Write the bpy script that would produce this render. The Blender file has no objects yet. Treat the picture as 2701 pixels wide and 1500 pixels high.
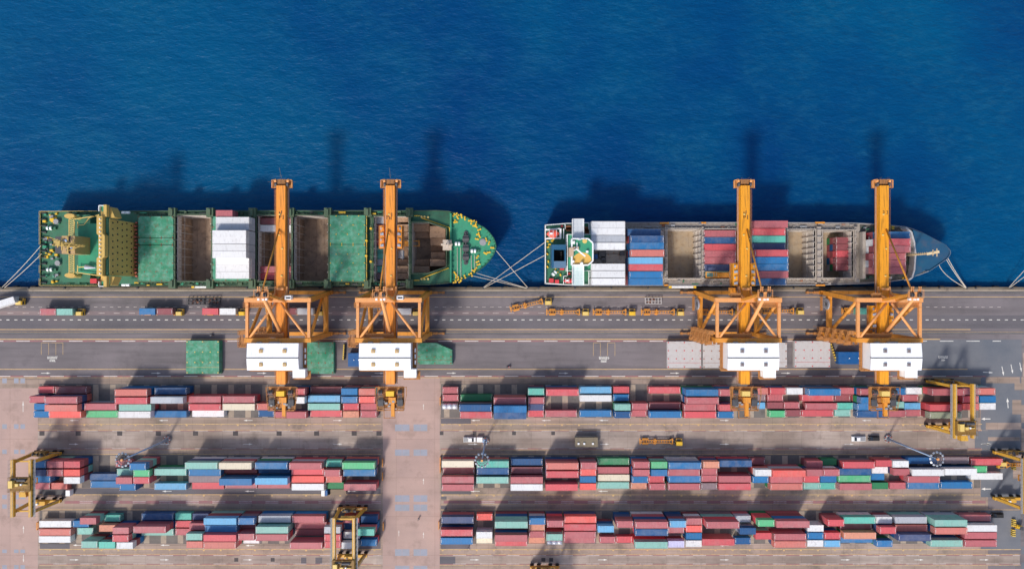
import bpy, math, random
from mathutils import Vector, Matrix, geometry
random.seed(7)
PI = math.pi
H = 260.0            # height of the drone above the quay
F = 1765.0           # focal length in pixels of the 2701 px wide photograph

def P(px, py, z=0.0):
    """point of the place at height z that the survey photograph shows at (px, py)"""
    k = (H - z) / F
    return Vector(((px - 1350.5) * k, (750.0 - py) * k, z))

# ------------------------------------------------------------------ camera, sky, sun
scn = bpy.context.scene
cam = bpy.data.objects.new('camera', bpy.data.cameras.new('camera'))
scn.collection.objects.link(cam)
cam.location = (0, 0, H)
cam.rotation_euler = (0, 0, 0)
cam.data.sensor_width = 36.0
cam.data.lens = 36.0 * F / 2701.0
cam.data.clip_start = 1.0
cam.data.clip_end = 6000.0
scn.camera = cam

SUN_EL = math.radians(45.5)
SHADOW_AZ = math.radians(61.5)      # direction in which shadows fall, from +X towards +Y
world = bpy.data.worlds.new("World")
scn.world = world
world.use_nodes = True
wn = world.node_tree.nodes; wl = world.node_tree.links
sky = wn.new('ShaderNodeTexSky'); sky.sky_type = 'NISHITA'; sky.sun_disc = False
sky.sun_elevation = SUN_EL
sky.air_density = 1.0; sky.dust_density = 2.5; sky.ozone_density = 1.0
# sun stands opposite the shadows
sun_dir = Vector((-math.cos(SHADOW_AZ) * math.cos(SUN_EL), -math.sin(SHADOW_AZ) * math.cos(SUN_EL), math.sin(SUN_EL)))
sky.sun_rotation = math.atan2(sun_dir.x, sun_dir.y)
wl.new(sky.outputs[0], wn['Background'].inputs[0])
wn['Background'].inputs[1].default_value = 0.15
sun = bpy.data.objects.new('sun', bpy.data.lights.new('sun', 'SUN'))
scn.collection.objects.link(sun)
sun.data.energy = 2.4
sun.data.angle = math.radians(8.0)
sun.data.color = (1.0, 0.95, 0.87)
sun.rotation_euler = sun_dir.to_track_quat('Z', 'Y').to_euler()
scn.view_settings.view_transform = 'Standard'
scn.view_settings.look = 'None'
scn.view_settings.exposure = 0.18
scn.view_settings.gamma = 1.0

# ------------------------------------------------------------------ small helpers
COL = scn.collection
def lin(r, g, b, k=1.0):
    f = lambda v: ((v / 255.0 + 0.055) / 1.055) ** 2.4 if v > 10.3 else v / 255.0 / 12.92
    return (f(r) * k, f(g) * k, f(b) * k, 1.0)

def tag(o, label=None, cat=None, group=None, kind=None):
    if label: o['label'] = label
    if cat: o['category'] = cat
    if group: o['group'] = group
    if kind: o['kind'] = kind
    return o

def empty(name, loc=(0, 0, 0), rz=0.0, label=None, cat=None, group=None):
    o = bpy.data.objects.new(name, None)
    o.empty_display_size = 0.5
    COL.objects.link(o)
    o.location = loc
    o.rotation_euler = (0, 0, rz)
    return tag(o, label, cat, group)

def copy_tree(o, parent=None):
    c = o.copy(); COL.objects.link(c)
    if parent: c.parent = parent
    for ch in list(o.children): copy_tree(ch, c)
    return c

class MB:
    """collects simple shapes and links them as ONE mesh object"""
    def __init__(s): s.v = []; s.f = []; s.m = []; s.c = []; s.g = []
    def add(s, vs, fs, mi=0, col=None):
        b = len(s.v); s.g.append((b, len(s.f), len(vs), len(fs))); s.v += [tuple(v) for v in vs]
        for f in fs: s.f.append([b + i for i in f]); s.m.append(mi); s.c.append(col)
        return s
    def box(s, x0, y0, z0, x1, y1, z1, mi=0, col=None):
        if x0 > x1: x0, x1 = x1, x0
        if y0 > y1: y0, y1 = y1, y0
        if z0 > z1: z0, z1 = z1, z0
        vs = [(x0,y0,z0),(x1,y0,z0),(x1,y1,z0),(x0,y1,z0),(x0,y0,z1),(x1,y0,z1),(x1,y1,z1),(x0,y1,z1)]
        return s.add(vs, [(3,2,1,0),(4,5,6,7),(0,1,5,4),(1,2,6,5),(2,3,7,6),(3,0,4,7)], mi, col)
    def obox(s, c, sx, sy, sz, rz=0.0, mi=0):
        ca, sa = math.cos(rz), math.sin(rz); vs = []
        for dz in (0, sz):
            for dx, dy in ((-sx/2,-sy/2),(sx/2,-sy/2),(sx/2,sy/2),(-sx/2,sy/2)):
                vs.append((c[0]+dx*ca-dy*sa, c[1]+dx*sa+dy*ca, c[2]+dz))
        return s.add(vs, [(3,2,1,0),(4,5,6,7),(0,1,5,4),(1,2,6,5),(2,3,7,6),(3,0,4,7)], mi)
    def bar(s, a, b, w, h=None, mi=0):
        """rectangular bar from a to b"""
        if h is None: h = w
        a = Vector(a); b = Vector(b); d = (b - a).normalized()
        up = Vector((0,0,1)) if abs(d.z) < 0.95 else Vector((0,1,0))
        x = d.cross(up).normalized() * (w / 2); y = x.cross(d).normalized() * (h / 2)
        vs = [a-x-y, a+x-y, a+x+y, a-x+y, b-x-y, b+x-y, b+x+y, b-x+y]
        return s.add(vs, [(0,1,2,3),(7,6,5,4),(4,5,1,0),(5,6,2,1),(6,7,3,2),(7,4,0,3)], mi)
    def tube(s, a, b, r, r2=None, n=8, mi=0):
        if r2 is None: r2 = r
        a = Vector(a); b = Vector(b); d = (b - a).normalized()
        up = Vector((0,0,1)) if abs(d.z) < 0.95 else Vector((0,1,0))
        x = d.cross(up).normalized(); y = x.cross(d).normalized()
        vs = [a + (x*math.cos(2*PI*i/n) + y*math.sin(2*PI*i/n))*r for i in range(n)] + \
             [b + (x*math.cos(2*PI*i/n) + y*math.sin(2*PI*i/n))*r2 for i in range(n)]
        fs = [(i+n, (i+1)%n+n, (i+1)%n, i) for i in range(n)] + [tuple(range(n)), tuple(range(2*n-1, n-1, -1))]
        return s.add(vs, fs, mi)
    def rope(s, pts, r, n=5, mi=0):
        for a, b in zip(pts[:-1], pts[1:]): s.tube(a, b, r, n=n, mi=mi)
        return s
    def prism(s, poly, z0, z1, mi=0, top=None):
        """poly counter-clockwise seen from above"""
        n = len(poly)
        vs = [(x, y, z0) for x, y in poly] + [(x, y, z1) for x, y in poly]
        s.add(vs, [tuple(range(n-1, -1, -1))] + [(i, (i+1)%n, (i+1)%n+n, i+n) for i in range(n)], mi)
        return s.add(vs[n:], [tuple(range(n))], mi if top is None else top)
    def quad(s, a, b, c, d, mi=0): return s.add([a, b, c, d], [(0,1,2,3)], mi)
    def rect(s, x0, y0, x1, y1, z, mi=0):
        if x0 > x1: x0, x1 = x1, x0
        if y0 > y1: y0, y1 = y1, y0
        return s.add([(x0,y0,z),(x1,y0,z),(x1,y1,z),(x0,y1,z)], [(0,1,2,3)], mi)
    def prect(s, px0, py0, px1, py1, z, mi=0):
        a = P(px0, py0, 0); b = P(px1, py1, 0)
        return s.rect(a.x, a.y, b.x, b.y, z, mi)
    def rail(s, pts, z, h=1.1, w=0.07, step=2.5, mi=0, close=False):
        pts = [Vector((p[0], p[1], z)) for p in pts]
        if close: pts.append(pts[0])
        for a, b in zip(pts[:-1], pts[1:]):
            L = (b-a).length
            if L < 0.05: continue
            for k in (h, h*0.5): s.bar(a+Vector((0,0,k)), b+Vector((0,0,k)), w, w, mi)
            n = max(1, int(L/step))
            for i in range(n+1):
                q = a + (b-a)*(i/n); s.bar(q, q+Vector((0,0,h)), w, w, mi)
        return s
    def build_split(s, name, mats, parent=None):
        """link every separate piece as an object of its own"""
        B = []
        for (v0, f0, nv, nf) in s.g:
            V = s.v[v0:v0+nv]; B.append([min(v[i] for v in V)-0.06 for i in range(3)] + [max(v[i] for v in V)+0.06 for i in range(3)])
        par = list(range(len(B)))
        def fd(i):
            while par[i] != i: i = par[i]
            return i
        for i in range(len(B)):
            for j in range(i):
                if all(B[i][k] <= B[j][k+3] and B[j][k] <= B[i][k+3] for k in range(3)): par[fd(i)] = fd(j)
        grp = {}
        for i in range(len(B)): grp.setdefault(fd(i), []).append(i)
        for ids in grp.values():
            q = MB()
            for i in ids:
                v0, f0, nv, nf = s.g[i]
                for k in range(f0, f0+nf): pass
                q.add(s.v[v0:v0+nv], [[x-v0 for x in s.f[k]] for k in range(f0, f0+nf)], s.m[f0] if nf else 0)
            q.build(name, mats, parent)
    def build(s, name, mats, parent=None, smooth=False, loc=None):
        me = bpy.data.meshes.new(name)
        me.from_pydata(s.v, [], s.f); 
        if not isinstance(mats, (list, tuple)): mats = [mats]
        for m in mats: me.materials.append(m)
        me.polygons.foreach_set('material_index', s.m)
        if smooth: me.polygons.foreach_set('use_smooth', [True]*len(s.f))
        if any(c is not None for c in s.c):
            at = me.color_attributes.new('Col', 'FLOAT_COLOR', 'CORNER')
            buf = []
            for f, c in zip(s.f, s.c): buf += list(c or (1,1,1,1)) * len(f)
            at.data.foreach_set('color', buf)
        me.update()
        o = bpy.data.objects.new(name, me); COL.objects.link(o)
        if parent: o.parent = parent
        if loc: o.location = loc
        return o

def poly_holes(outer, holes):
    loops = [[Vector((x, y, 0)) for x, y in outer]] + [[Vector((x, y, 0)) for x, y in h] for h in holes]
    flat = [v for l in loops for v in l]
    tris = geometry.tessellate_polygon(loops)
    out = []
    for t in tris:
        a, b, c = (flat[i] for i in t)
        out.append(t if (b-a).cross(c-a).z > 0 else (t[0], t[2], t[1]))
    return [(v.x, v.y) for v in flat], out

# ------------------------------------------------------------------ materials
def new_mat(name):
    m = bpy.data.materials.new(name); m.use_nodes = True
    return m, m.node_tree.nodes, m.node_tree.links, m.node_tree.nodes['Principled BSDF']

def noise(n, l, vec, scale, detail=4, rough=0.6, stretch=None):
    t = n.new('ShaderNodeTexNoise'); t.inputs['Scale'].default_value = scale
    t.inputs['Detail'].default_value = detail; t.inputs['Roughness'].default_value = rough
    if stretch:
        mp = n.new('ShaderNodeMapping'); mp.inputs['Scale'].default_value = stretch
        l.new(vec, mp.inputs['Vector']); vec = mp.outputs[0]
    l.new(vec, t.inputs['Vector']); return t.outputs['Fac']
def ramp(n, l, fac, a, b, ca=(0,0,0,1), cb=(1,1,1,1)):
    r = n.new('ShaderNodeValToRGB'); r.color_ramp.elements[0].position = a; r.color_ramp.elements[1].position = b
    r.color_ramp.elements[0].color = ca; r.color_ramp.elements[1].color = cb
    l.new(fac, r.inputs[0]); return r.outputs[0]
def mix(n, l, fac, a, b, mode='MIX'):
    x = n.new('ShaderNodeMix'); x.data_type = 'RGBA'; x.blend_type = mode
    if hasattr(fac, 'links'): l.new(fac, x.inputs[0])
    else: x.inputs[0].default_value = fac
    for v, i in ((a, 6), (b, 7)):
        if hasattr(v, 'links'): l.new(v, x.inputs[i])
        else: x.inputs[i].default_value = v
    return x.outputs[2]
def mul(n, l, a, k):
    x = n.new('ShaderNodeMath'); x.operation = 'MULTIPLY'; l.new(a, x.inputs[0])
    if hasattr(k, 'links'): l.new(k, x.inputs[1])
    else: x.inputs[1].default_value = k
    return x.outputs[0]

def paint(name, c, rough=0.5, dirt=0.35, dirt_col=None, scale=0.5, stretch=None, metal=0.0, fade=0.15, patch=None):
    """painted or weathered surface: base colour, fading, and grime in patches"""
    m, n, l, p = new_mat(name)
    tc = n.new('ShaderNodeTexCoord').outputs['Object']
    if dirt_col is None: dirt_col = (c[0]*0.35+0.012, c[1]*0.32+0.010, c[2]*0.3+0.008, 1)
    pale = (c[0]*0.7+0.16, c[1]*0.7+0.15, c[2]*0.7+0.14, 1)
    f1 = noise(n, l, tc, scale*0.7, 3, 0.55, stretch)
    col = mix(n, l, mul(n, l, ramp(n, l, f1, 0.35, 0.75), fade), c, pale)
    if patch:
        f3 = noise(n, l, tc, scale*1.3, 5, 0.7)
        col = mix(n, l, ramp(n, l, f3, 0.44, 0.68), col, patch)
    f2 = noise(n, l, tc, scale*2.2, 6, 0.68, stretch)
    col = mix(n, l, mul(n, l, ramp(n, l, f2, 0.5, 0.72), dirt), col, dirt_col)
    l.new(col, p.inputs['Base Color'])
    p.inputs['Roughness'].default_value = rough; p.inputs['Metallic'].default_value = metal
    b = n.new('ShaderNodeBump'); b.inputs['Strength'].default_value = 0.15; b.inputs['Distance'].default_value = 0.05
    l.new(f2, b.inputs['Height']); l.new(b.outputs[0], p.inputs['Normal'])
    return m

def ground(name, c, c2, stain, sc=0.06, amount=0.6, track=0.35, joint=0.0):
    """asphalt or concrete with blotches, tyre tracks along the lanes and fine grain"""
    m, n, l, p = new_mat(name)
    pos = n.new('ShaderNodeNewGeometry').outputs['Position']
    a = noise(n, l, pos, sc, 5, 0.62)
    col = mix(n, l, ramp(n, l, a, 0.38, 0.64), c, c2)
    b = noise(n, l, pos, sc*2.6, 6, 0.7)
    col = mix(n, l, mul(n, l, ramp(n, l, b, 0.53, 0.74), amount), col, stain)
    t = noise(n, l, pos, 0.35, 4, 0.6, (0.06, 1.0, 1.0))
    col = mix(n, l, mul(n, l, ramp(n, l, t, 0.47, 0.72), track), col, stain)
    g = noise(n, l, pos, 2.2, 3, 0.7)
    col = mix(n, l, mul(n, l, g, 0.35), col, mix(n, l, g, (0.02,0.02,0.02,1), (0.30,0.28,0.26,1)))
    if joint > 0:
        bk = n.new('ShaderNodeTexBrick'); bk.inputs['Scale'].default_value = 1.0
        bk.inputs['Brick Width'].default_value = joint; bk.inputs['Row Height'].default_value = joint
        bk.offset = 0.0
        bk.inputs['Mortar Size'].default_value = 0.07; bk.inputs['Mortar Smooth'].default_value = 0.6
        bk.inputs['Color1'].default_value = (1,1,1,1); bk.inputs['Color2'].default_value = (0.9,0.9,0.92,1)
        bk.inputs['Mortar'].default_value = (0.62,0.60,0.58,1)
        l.new(pos, bk.inputs['Vector'])
        col = mix(n, l, 0.8, col, bk.outputs['Color'], 'MULTIPLY')
    l.new(col, p.inputs['Base Color']); p.inputs['Roughness'].default_value = 0.9
    p.inputs['Specular IOR Level'].default_value = 0.25
    bp = n.new('ShaderNodeBump'); bp.inputs['Strength'].default_value = 0.2; bp.inputs['Distance'].default_value = 0.03
    l.new(g, bp.inputs['Height']); l.new(bp.outputs[0], p.inputs['Normal'])
    return m

M = {}
ORANGE = lin(222, 146, 46); OCHRE = lin(212, 162, 56)
M['orange'] = paint('orange_paint', ORANGE, 0.5, 0.5, lin(110, 66, 30), 0.55, (1.0, 0.25, 1.0), fade=0.18)
M['orange_pale'] = paint('pale_orange_paint', lin(230, 158, 92), 0.55, 0.4, lin(140, 90, 50), 0.7, fade=0.3)
M['orange_dark'] = paint('weathered_orange_steel', lin(176, 118, 60), 0.65, 0.55, lin(84, 60, 40), 0.9)
M['ochre'] = paint('ochre_paint', OCHRE, 0.5, 0.45, lin(104, 76, 34), 0.6, fade=0.12)
M['ochre_dark'] = paint('greasy_ochre_steel', lin(140, 104, 40), 0.6, 0.7, lin(48, 40, 30), 1.0)
M['yellow'] = paint('yellow_paint', lin(232, 186, 42), 0.45, 0.25, lin(120, 90, 40), 0.8)
M['yellow_pale'] = paint('faded_yellow_paint', lin(226, 194, 110), 0.5, 0.2, None, 0.8)
M['white'] = paint('white_paint', lin(240, 240, 240), 0.45, 0.12, lin(150, 140, 130), 0.5, fade=0.0)
M['roof_white'] = paint('white_roof_sheet', lin(248, 249, 252), 0.4, 0.1, lin(170, 165, 165), 0.4, fade=0.0)
M['cream'] = paint('cream_paint', lin(206, 170, 92), 0.5, 0.15, lin(120, 90, 50), 0.5, fade=0.05)
M['grey'] = paint('grey_paint', lin(150, 150, 152), 0.55, 0.3, None, 0.8)
M['grey_dark'] = paint('dark_grey_steel', lin(70, 70, 74), 0.6, 0.3, None, 0.9)
M['black'] = paint('black_rubber', lin(34, 34, 36), 0.8, 0.2, None, 1.0, fade=0.05)
M['glass'] = paint('dark_glass', lin(28, 36, 46), 0.12, 0.0, None, 0.5, fade=0.0)
M['deck_green'] = paint('green_deck_paint', lin(48, 146, 110), 0.6, 0.45, lin(66, 92, 72), 0.22, fade=0.16)
M['deck_green_dark'] = paint('dark_green_deck_paint', lin(54, 112, 84), 0.6, 0.55, lin(74, 76, 60), 0.35, fade=0.1)
M['hatch_green'] = paint('green_hatch_paint', lin(40, 134, 98), 0.6, 0.6, lin(120, 98, 74), 0.34, fade=0.35, patch=lin(106, 166, 142))
M['hull_green'] = paint('green_hull_paint', lin(20, 84, 60), 0.5, 0.3, None, 0.2)
M['coaming'] = paint('dirty_green_coaming', lin(74, 98, 72), 0.65, 0.7, lin(92, 80, 60), 0.6)
M['hold_wall'] = paint('rust_stained_hold_plating', lin(206, 198, 190), 0.7, 0.5, lin(128, 96, 74), 0.35)
M['hold_floor'] = paint('rusty_hold_floor', lin(150, 128, 110), 0.85, 0.7, lin(84, 66, 56), 0.22, fade=0.35, patch=lin(178, 152, 128))
M['hold_floor_tan'] = paint('tan_hold_floor', lin(168, 148, 122), 0.85, 0.6, lin(124, 96, 70), 0.3, fade=0.2, patch=lin(158, 144, 128))
M['step_rust'] = paint('rusty_cell_step', lin(168, 136, 110), 0.85, 0.7, lin(92, 68, 54), 0.45, fade=0.3)
M['side_deck'] = paint('grey_side_deck', lin(168, 158, 148), 0.7, 0.6, lin(104, 84, 66), 0.4)
M['hatch_grey'] = paint('pale_grey_hatch_paint', lin(192, 188, 186), 0.6, 0.3, lin(150, 96, 66), 0.35, fade=0.1)
M['rust'] = paint('rust', lin(150, 92, 60), 0.85, 0.6, None, 0.8)
M['hull_blue'] = paint('blue_hull_paint', lin(22, 78, 112), 0.5, 0.5, lin(88, 86, 98), 0.12, fade=0.1, patch=lin(34, 88, 116))
M['hull_navy'] = paint('dark_navy_hull_paint', lin(26, 34, 56), 0.45, 0.3, None, 0.2)
M['funnel_blue'] = paint('blue_funnel_paint', lin(14, 84, 120), 0.5, 0.2, None, 0.5)
M['wing_green'] = paint('pale_aqua_grating', lin(176, 206, 202), 0.6, 0.2, None, 0.8)
M['red'] = paint('red_paint', lin(206, 56, 62), 0.45, 0.2, None, 0.7)
M['lifeboat'] = paint('orange_red_lifeboat_shell', lin(240, 96, 76), 0.4, 0.15, None, 0.7)
M['rope'] = paint('mooring_rope', lin(196, 186, 170), 0.9, 0.2, None, 3.0)
M['steel'] = paint('galvanised_steel', lin(176, 182, 192), 0.4, 0.2, None, 0.8, metal=0.3)
M['mast_blue'] = paint('pale_blue_grey_pole', lin(156, 178, 206), 0.45, 0.1, None, 0.8)
M['blue'] = paint('blue_paint', lin(14, 88, 150), 0.5, 0.2, None, 0.7)
M['olive'] = paint('olive_brown_roof_sheet', lin(124, 112, 92), 0.75, 0.4, None, 0.6)
M['wood'] = paint('worn_timber_planks', lin(140, 122, 104), 0.85, 0.5, None, 0.9, (1, 6, 1))
M['sill_red'] = paint('red_primer', lin(176, 90, 70), 0.7, 0.4, None, 0.8)
M['skin'] = paint('skin', lin(170, 124, 98), 0.6, 0.0, None, 1, fade=0)
M['cloth'] = paint('dark_work_clothes', lin(54, 58, 70), 0.85, 0.1, None, 2)
M['cloth_red'] = paint('red_shirt', lin(186, 70, 60), 0.85, 0.1, None, 2)
M['tank'] = paint('polished_tank_steel', lin(226, 228, 236), 0.3, 0.1, None, 0.8, metal=0.35)

# ------------------------------------------------------------------ ground, road, yard, water
G_ASPH = ground('asphalt', lin(116, 109, 112), lin(132, 123, 126), lin(78, 73, 76), 0.03, 0.6, 0.55)
G_ASPH2 = ground('dark_asphalt_lane', lin(100, 96, 102), lin(112, 107, 112), lin(76, 73, 78), 0.04, 0.35, 0.45)
G_BLUE = ground('blue_grey_asphalt', lin(104, 110, 120), lin(120, 122, 128), lin(84, 90, 102), 0.05, 0.4, 0.15)
G_EDGE = ground('stained_quay_edge', lin(116, 104, 88), lin(136, 122, 104), lin(54, 48, 44), 0.12, 0.8, 0.6)
G_CONC = ground('yard_concrete', lin(164, 142, 126), lin(190, 166, 152), lin(108, 98, 86), 0.04, 0.85, 0.65, 4.6)
G_ROAD = ground('worn_yard_road', lin(154, 136, 124), lin(194, 176, 164), lin(112, 100, 90), 0.04, 0.85, 0.55, 7.5)
G_PINK = ground('pink_concrete', lin(200, 168, 156), lin(184, 156, 146), lin(150, 126, 114), 0.045, 0.75, 0.15, 15.0)
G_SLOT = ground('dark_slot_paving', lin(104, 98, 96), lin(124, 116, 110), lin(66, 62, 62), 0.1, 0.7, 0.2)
G_PAD = ground('concrete_pad', lin(186, 166, 146), lin(164, 148, 132), lin(110, 98, 86), 0.2, 0.8, 0.1)
G_PLATE = ground('grey_blue_slab', lin(164, 166, 180), lin(158, 162, 172), lin(140, 140, 150), 0.2, 0.4, 0.1)
G_HOLE = ground('dark_drain_cover', lin(74, 68, 70), lin(82, 76, 76), lin(52, 48, 50), 0.3, 0.5, 0.1)
G_BAND = ground('kerb_band', lin(186, 170, 150), lin(168, 152, 136), lin(112, 100, 90), 0.12, 0.7, 0.5)
G_RAILBED = ground('rail_bed', lin(92, 84, 80), lin(110, 100, 94), lin(56, 52, 50), 0.1, 0.6, 0.7)
def line_mat(name, c, worn=0.5):
    m, n, l, p = new_mat(name)
    pos = n.new('ShaderNodeNewGeometry').outputs['Position']
    f = noise(n, l, pos, 0.7, 5, 0.7)
    l.new(mix(n, l, mul(n, l, ramp(n, l, f, 0.45, 0.7), worn), c, lin(130, 120, 116)), p.inputs['Base Color'])
    p.inputs['Roughness'].default_value = 0.85
    return m
L_WHITE = line_mat('white_road_paint', lin(226, 222, 214), 0.35)
L_WHITE2 = line_mat('worn_white_road_paint', lin(204, 192, 186), 0.75)
L_YEL = line_mat('yellow_road_paint', lin(216, 178, 124), 0.5)
L_YEL2 = line_mat('worn_yellow_road_paint', lin(206, 172, 120), 0.85)
L_RED = line_mat('red_road_paint', lin(156, 108, 110), 0.7)

QY = P(0, 757).y
def sheet(name, rects, z, m):
    b = MB()
    for r in rects: b.prect(*r, z)
    return tag(b.build(name, m), kind='structure')

g = MB()
g.add([(-1500, -1500, 0), (1500, -1500, 0), (1500, QY, 0), (-1500, QY, 0)], [(0,1,2,3)])
g.add([(-1500, QY, -9), (1500, QY, -9), (1500, QY, 0), (-1500, QY, 0)], [(0,1,2,3)])
tag(g.build('ground', G_ASPH), kind='structure')
sheet('quay_edge', [(-5000, 757, 7700, 764.3)], 0.004, G_EDGE)
sheet('kerb_band', [(-5000, 764.3, 7700, 767.8)], 0.004, G_BAND)
sheet('rail_bed', [(-5000, 767.8, 7700, 775), (-5000, 875.3, 7700, 881)], 0.004, G_RAILBED)
sheet('road', [(-5000, 831, 7700, 866)], 0.004, G_ASPH2)
sheet('worn_lane', [(-5000, 820, 2310, 831)], 0.004, ground('reddish_worn_lane', lin(132, 116, 118), lin(146, 128, 128), lin(98, 90, 92), 0.06, 0.6, 0.6))
# the yard
sheet('yard', [(-5000, 994, 2606, 5600)], 0.004, G_CONC)
sheet('yard_road', [(100, 1135, 1010, 1183), (1160, 1135, 2570, 1183), (100, 1462, 1010, 1487), (1160, 1462, 2690, 1487)], 0.008, G_ROAD)
sheet('aisle', [(1010, 996, 1160, 1600), (-5000, 1023, 100, 1600)], 0.012, G_PINK)
sheet('apron', [(2587, 994, 2692, 1134), (2587, 1184, 2692, 1310), (2587, 1345, 2692, 1447), (2571, 1135, 2692, 1183), (2400, 895, 2695, 992)], 0.0140, G_BLUE)
sheet('landing', [(2694, 994, 2900, 1300), (2600, 994, 2690, 1010), (2670, 1054, 2694, 1092), (2676, 1010, 2694, 1028),
                  (2600, 1114, 2694, 1132), (2606, 1152, 2690, 1162), (2672, 1200, 2700, 1262), (2698, 930, 2900, 993)], 0.0180, G_CONC)
sheet('landing_asphalt', [(2694, 1028, 2760, 1067), (2694, 1114, 2760, 1129), (2694, 1440, 2760, 1460), (2694, 1482, 2760, 1530)], 0.0220, G_BLUE)
ROWS = {1: (1012, 1101), 2: (1199, 1286), 3: (1345, 1433)}
XL, XR = (104, 1004), (1163, 2586)
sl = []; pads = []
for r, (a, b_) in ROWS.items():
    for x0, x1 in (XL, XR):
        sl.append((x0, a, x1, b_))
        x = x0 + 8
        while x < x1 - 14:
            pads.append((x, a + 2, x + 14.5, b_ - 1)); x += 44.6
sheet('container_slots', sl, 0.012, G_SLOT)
sheet('slot_pads', pads, 0.016, G_PAD)
sheet('patched_lane', [(104, 1287, 1004, 1302.5), (1163, 1103, 1242, 1117), (1163, 1294, 1243, 1304), (105, 1432, 184, 1446),
                       (1163, 1432, 1240, 1446), (1163, 1308, 1178, 1319), (1163, 1333, 1178, 1343), (1160, 1467, 1201, 1487),
                       (794, 1469, 808, 1486), (832, 1469, 850, 1486), (947, 1433, 1004, 1447)], 0.012, G_ASPH2)
# slabs and drain covers
sq = []
for y0, y1 in ((1118.5,1136),(1184.5,1201),(1305,1322),(1329.5,1346.5),(1447,1464.5),(1491,1508)):
    for x0, x1 in ((1042,1060.3),(1061,1080),(1091,1108.5),(1109.2,1127)): sq.append((x0, y0, x1, y1))
for y0, y1 in ((997,1010),(1118,1130),(1185,1196),(1304,1315),(1329,1340),(1448,1457),(1489,1500)):
    for x0 in (6, 37, 54): sq.append((x0, y0, x0+12, y1))
sheet('slabs', sq, 0.016, G_PLATE)
dr = []
for x in (104, 199.5, 309, 411, 509, 614.5, 729.5, 828.5, 927.5, 993): dr.append((x, 1135.5, x+13.5, 1148))
for x in (1160, 1247, 1351, 1454): dr.append((x, 1136.5, x+9.8, 1146.5))
for x in (618, 714, 1428, 1448.5): dr.append((x, 1470, x+10.5, 1480))
sheet('drain_covers', dr, 0.016, G_HOLE)
# painted lines
yl = [(-5000,782.2,7700,783.6), (-5000,867.8,2560,869.5), (-5000,893.2,2480,895.4), (-5000,972.4,2552,974.2)]
yl2 = [(-5000,875.4,7700,876.1), (-5000,994.4,2590,996.2), (100,1117,1005,1118.8), (1163,1117,2590,1118.8), (100,1132.4,1005,1134),
       (1163,1132.4,2590,1134), (100,1196.4,1005,1198), (1163,1196.4,2590,1198), (100,1302.4,1005,1304.4), (1163,1302.8,2585,1304.6),
       (100,1342.4,1005,1344), (1163,1342.6,2690,1344), (104,1446.5,1005,1448.5), (1160,1447,2692,1449), (104,1459.6,1005,1461), (1160,1459.8,2692,1461.3),
       (104,1488.4,1005,1489.8), (1160,1488.6,2692,1490), (100,1184.8,1005,1186), (1163,1184.8,2590,1186), (1163,1316.6,2585,1317.8), (1163,1328.4,2600,1329.4)]
x = 130
while x < 2560:
    if not 1000 < x < 1165:
        for yy in (1119, 1304.6, 1448.7): yl2.append((x, yy, x+5, yy+3.4))
    x += 45
rd = [(-5000,897.2,2440,901), (-5000,990.2,2600,993.9), (100,1134.4,1005,1136.2), (1163,1134.4,2590,1136.2), (100,1181.6,1005,1184.2), (1163,1181.6,2590,1184.2),
      (170,1319.4,1005,1327), (1170,1318.8,2600,1326.4), (104,1461.4,1005,1463.6), (1160,1461.6,2692,1463.8), (104,1485.6,1005,1487.8), (1160,1485.8,2692,1488)]
wh = []; wh2 = []
def dashes(lst, x0, x1, per, ln, y0, y1):
    x = x0
    while x < x1: lst.append((x, y0, min(x+ln, x1), y1)); x += per
dashes(wh2, -400, 2650, 20.9, 9.0, 809, 810.1)
dashes(wh, -401, 3100, 20.9, 8.2, 842.2, 844.2)
dashes(wh2, -300, 2300, 40, 16, 825, 826.2)
dashes(wh, -305, 2640, 69.6, 35.5, 898.2, 900)
dashes(wh, -290, 2600, 70.5, 35.5, 991, 992.6)
for a, b_ in ((150, 1005), (1210, 2590)):
    dashes(wh2, a+1, b_, 72.5, 35, 1134.8, 1136); dashes(wh2, a+1, b_, 72.5, 36, 1181.6, 1182.8)
    dashes(wh2, a+60, b_, 70, 34.5, 1320.6, 1321.9); dashes(wh2, a+60, b_, 70, 34.5, 1324.6, 1325.9)
for a, b_ in ((141, 1005), (1195, 2690)):
    dashes(wh2, a, b_, 70.3, 34.5, 1462.8, 1464.4); dashes(wh2, a, b_, 70.3, 34.5, 1485.2, 1486.6)
sheet('red_lane_marking', rd, 0.020, L_RED)
sheet('yellow_lane_marking', yl, 0.020, L_YEL)
sheet('worn_yellow_lane_marking', yl2, 0.020, L_YEL2)
wb = MB()
for r in wh: wb.prect(*r, 0.024)
def arrow(px, py, ln, ang, z=0.024, w=1.0):
    """painted direction arrow, centre (px,py), ang in the photograph's plane"""
    c = P(px, py); L = ln/6.79; ca, sa = math.cos(ang), math.sin(ang)
    def q(a, b): return (c.x + a*ca - b*sa, c.y + a*sa + b*ca, z)
    wb.add([q(-L/2,-0.10*w), q(L*0.1,-0.10*w), q(L*0.1,0.10*w), q(-L/2,0.10*w)], [(0,1,2,3)])
    wb.add([q(L*0.1,-0.34*w), q(L/2,0), q(L*0.1,0.34*w)], [(0,1,2)])
for x in (195, 431, 654): arrow(x, 1108, 24, PI)
for x in (891, 1911): arrow(x, 1108, 24, 0)
for x in (1254, 1440, 1592, 2285): arrow(x, 1108, 24, PI)
for x in (195, 435, 654, 891, 1248, 1595, 1911, 2240, 2600): arrow(x, 1170.5, 25, 0)
for x in (204, 435, 659, 1910): arrow(x, 1437.5 if x > 600 else 1436.5, 24, PI)
for x in (440, 658, 925, 1253, 1590): arrow(x, 1294.5, 25, PI)
for x in (196, 434, 654, 1252, 1590, 1911, 2230, 2424, 2596): arrow(x, 1475, 24, 0)
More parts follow.
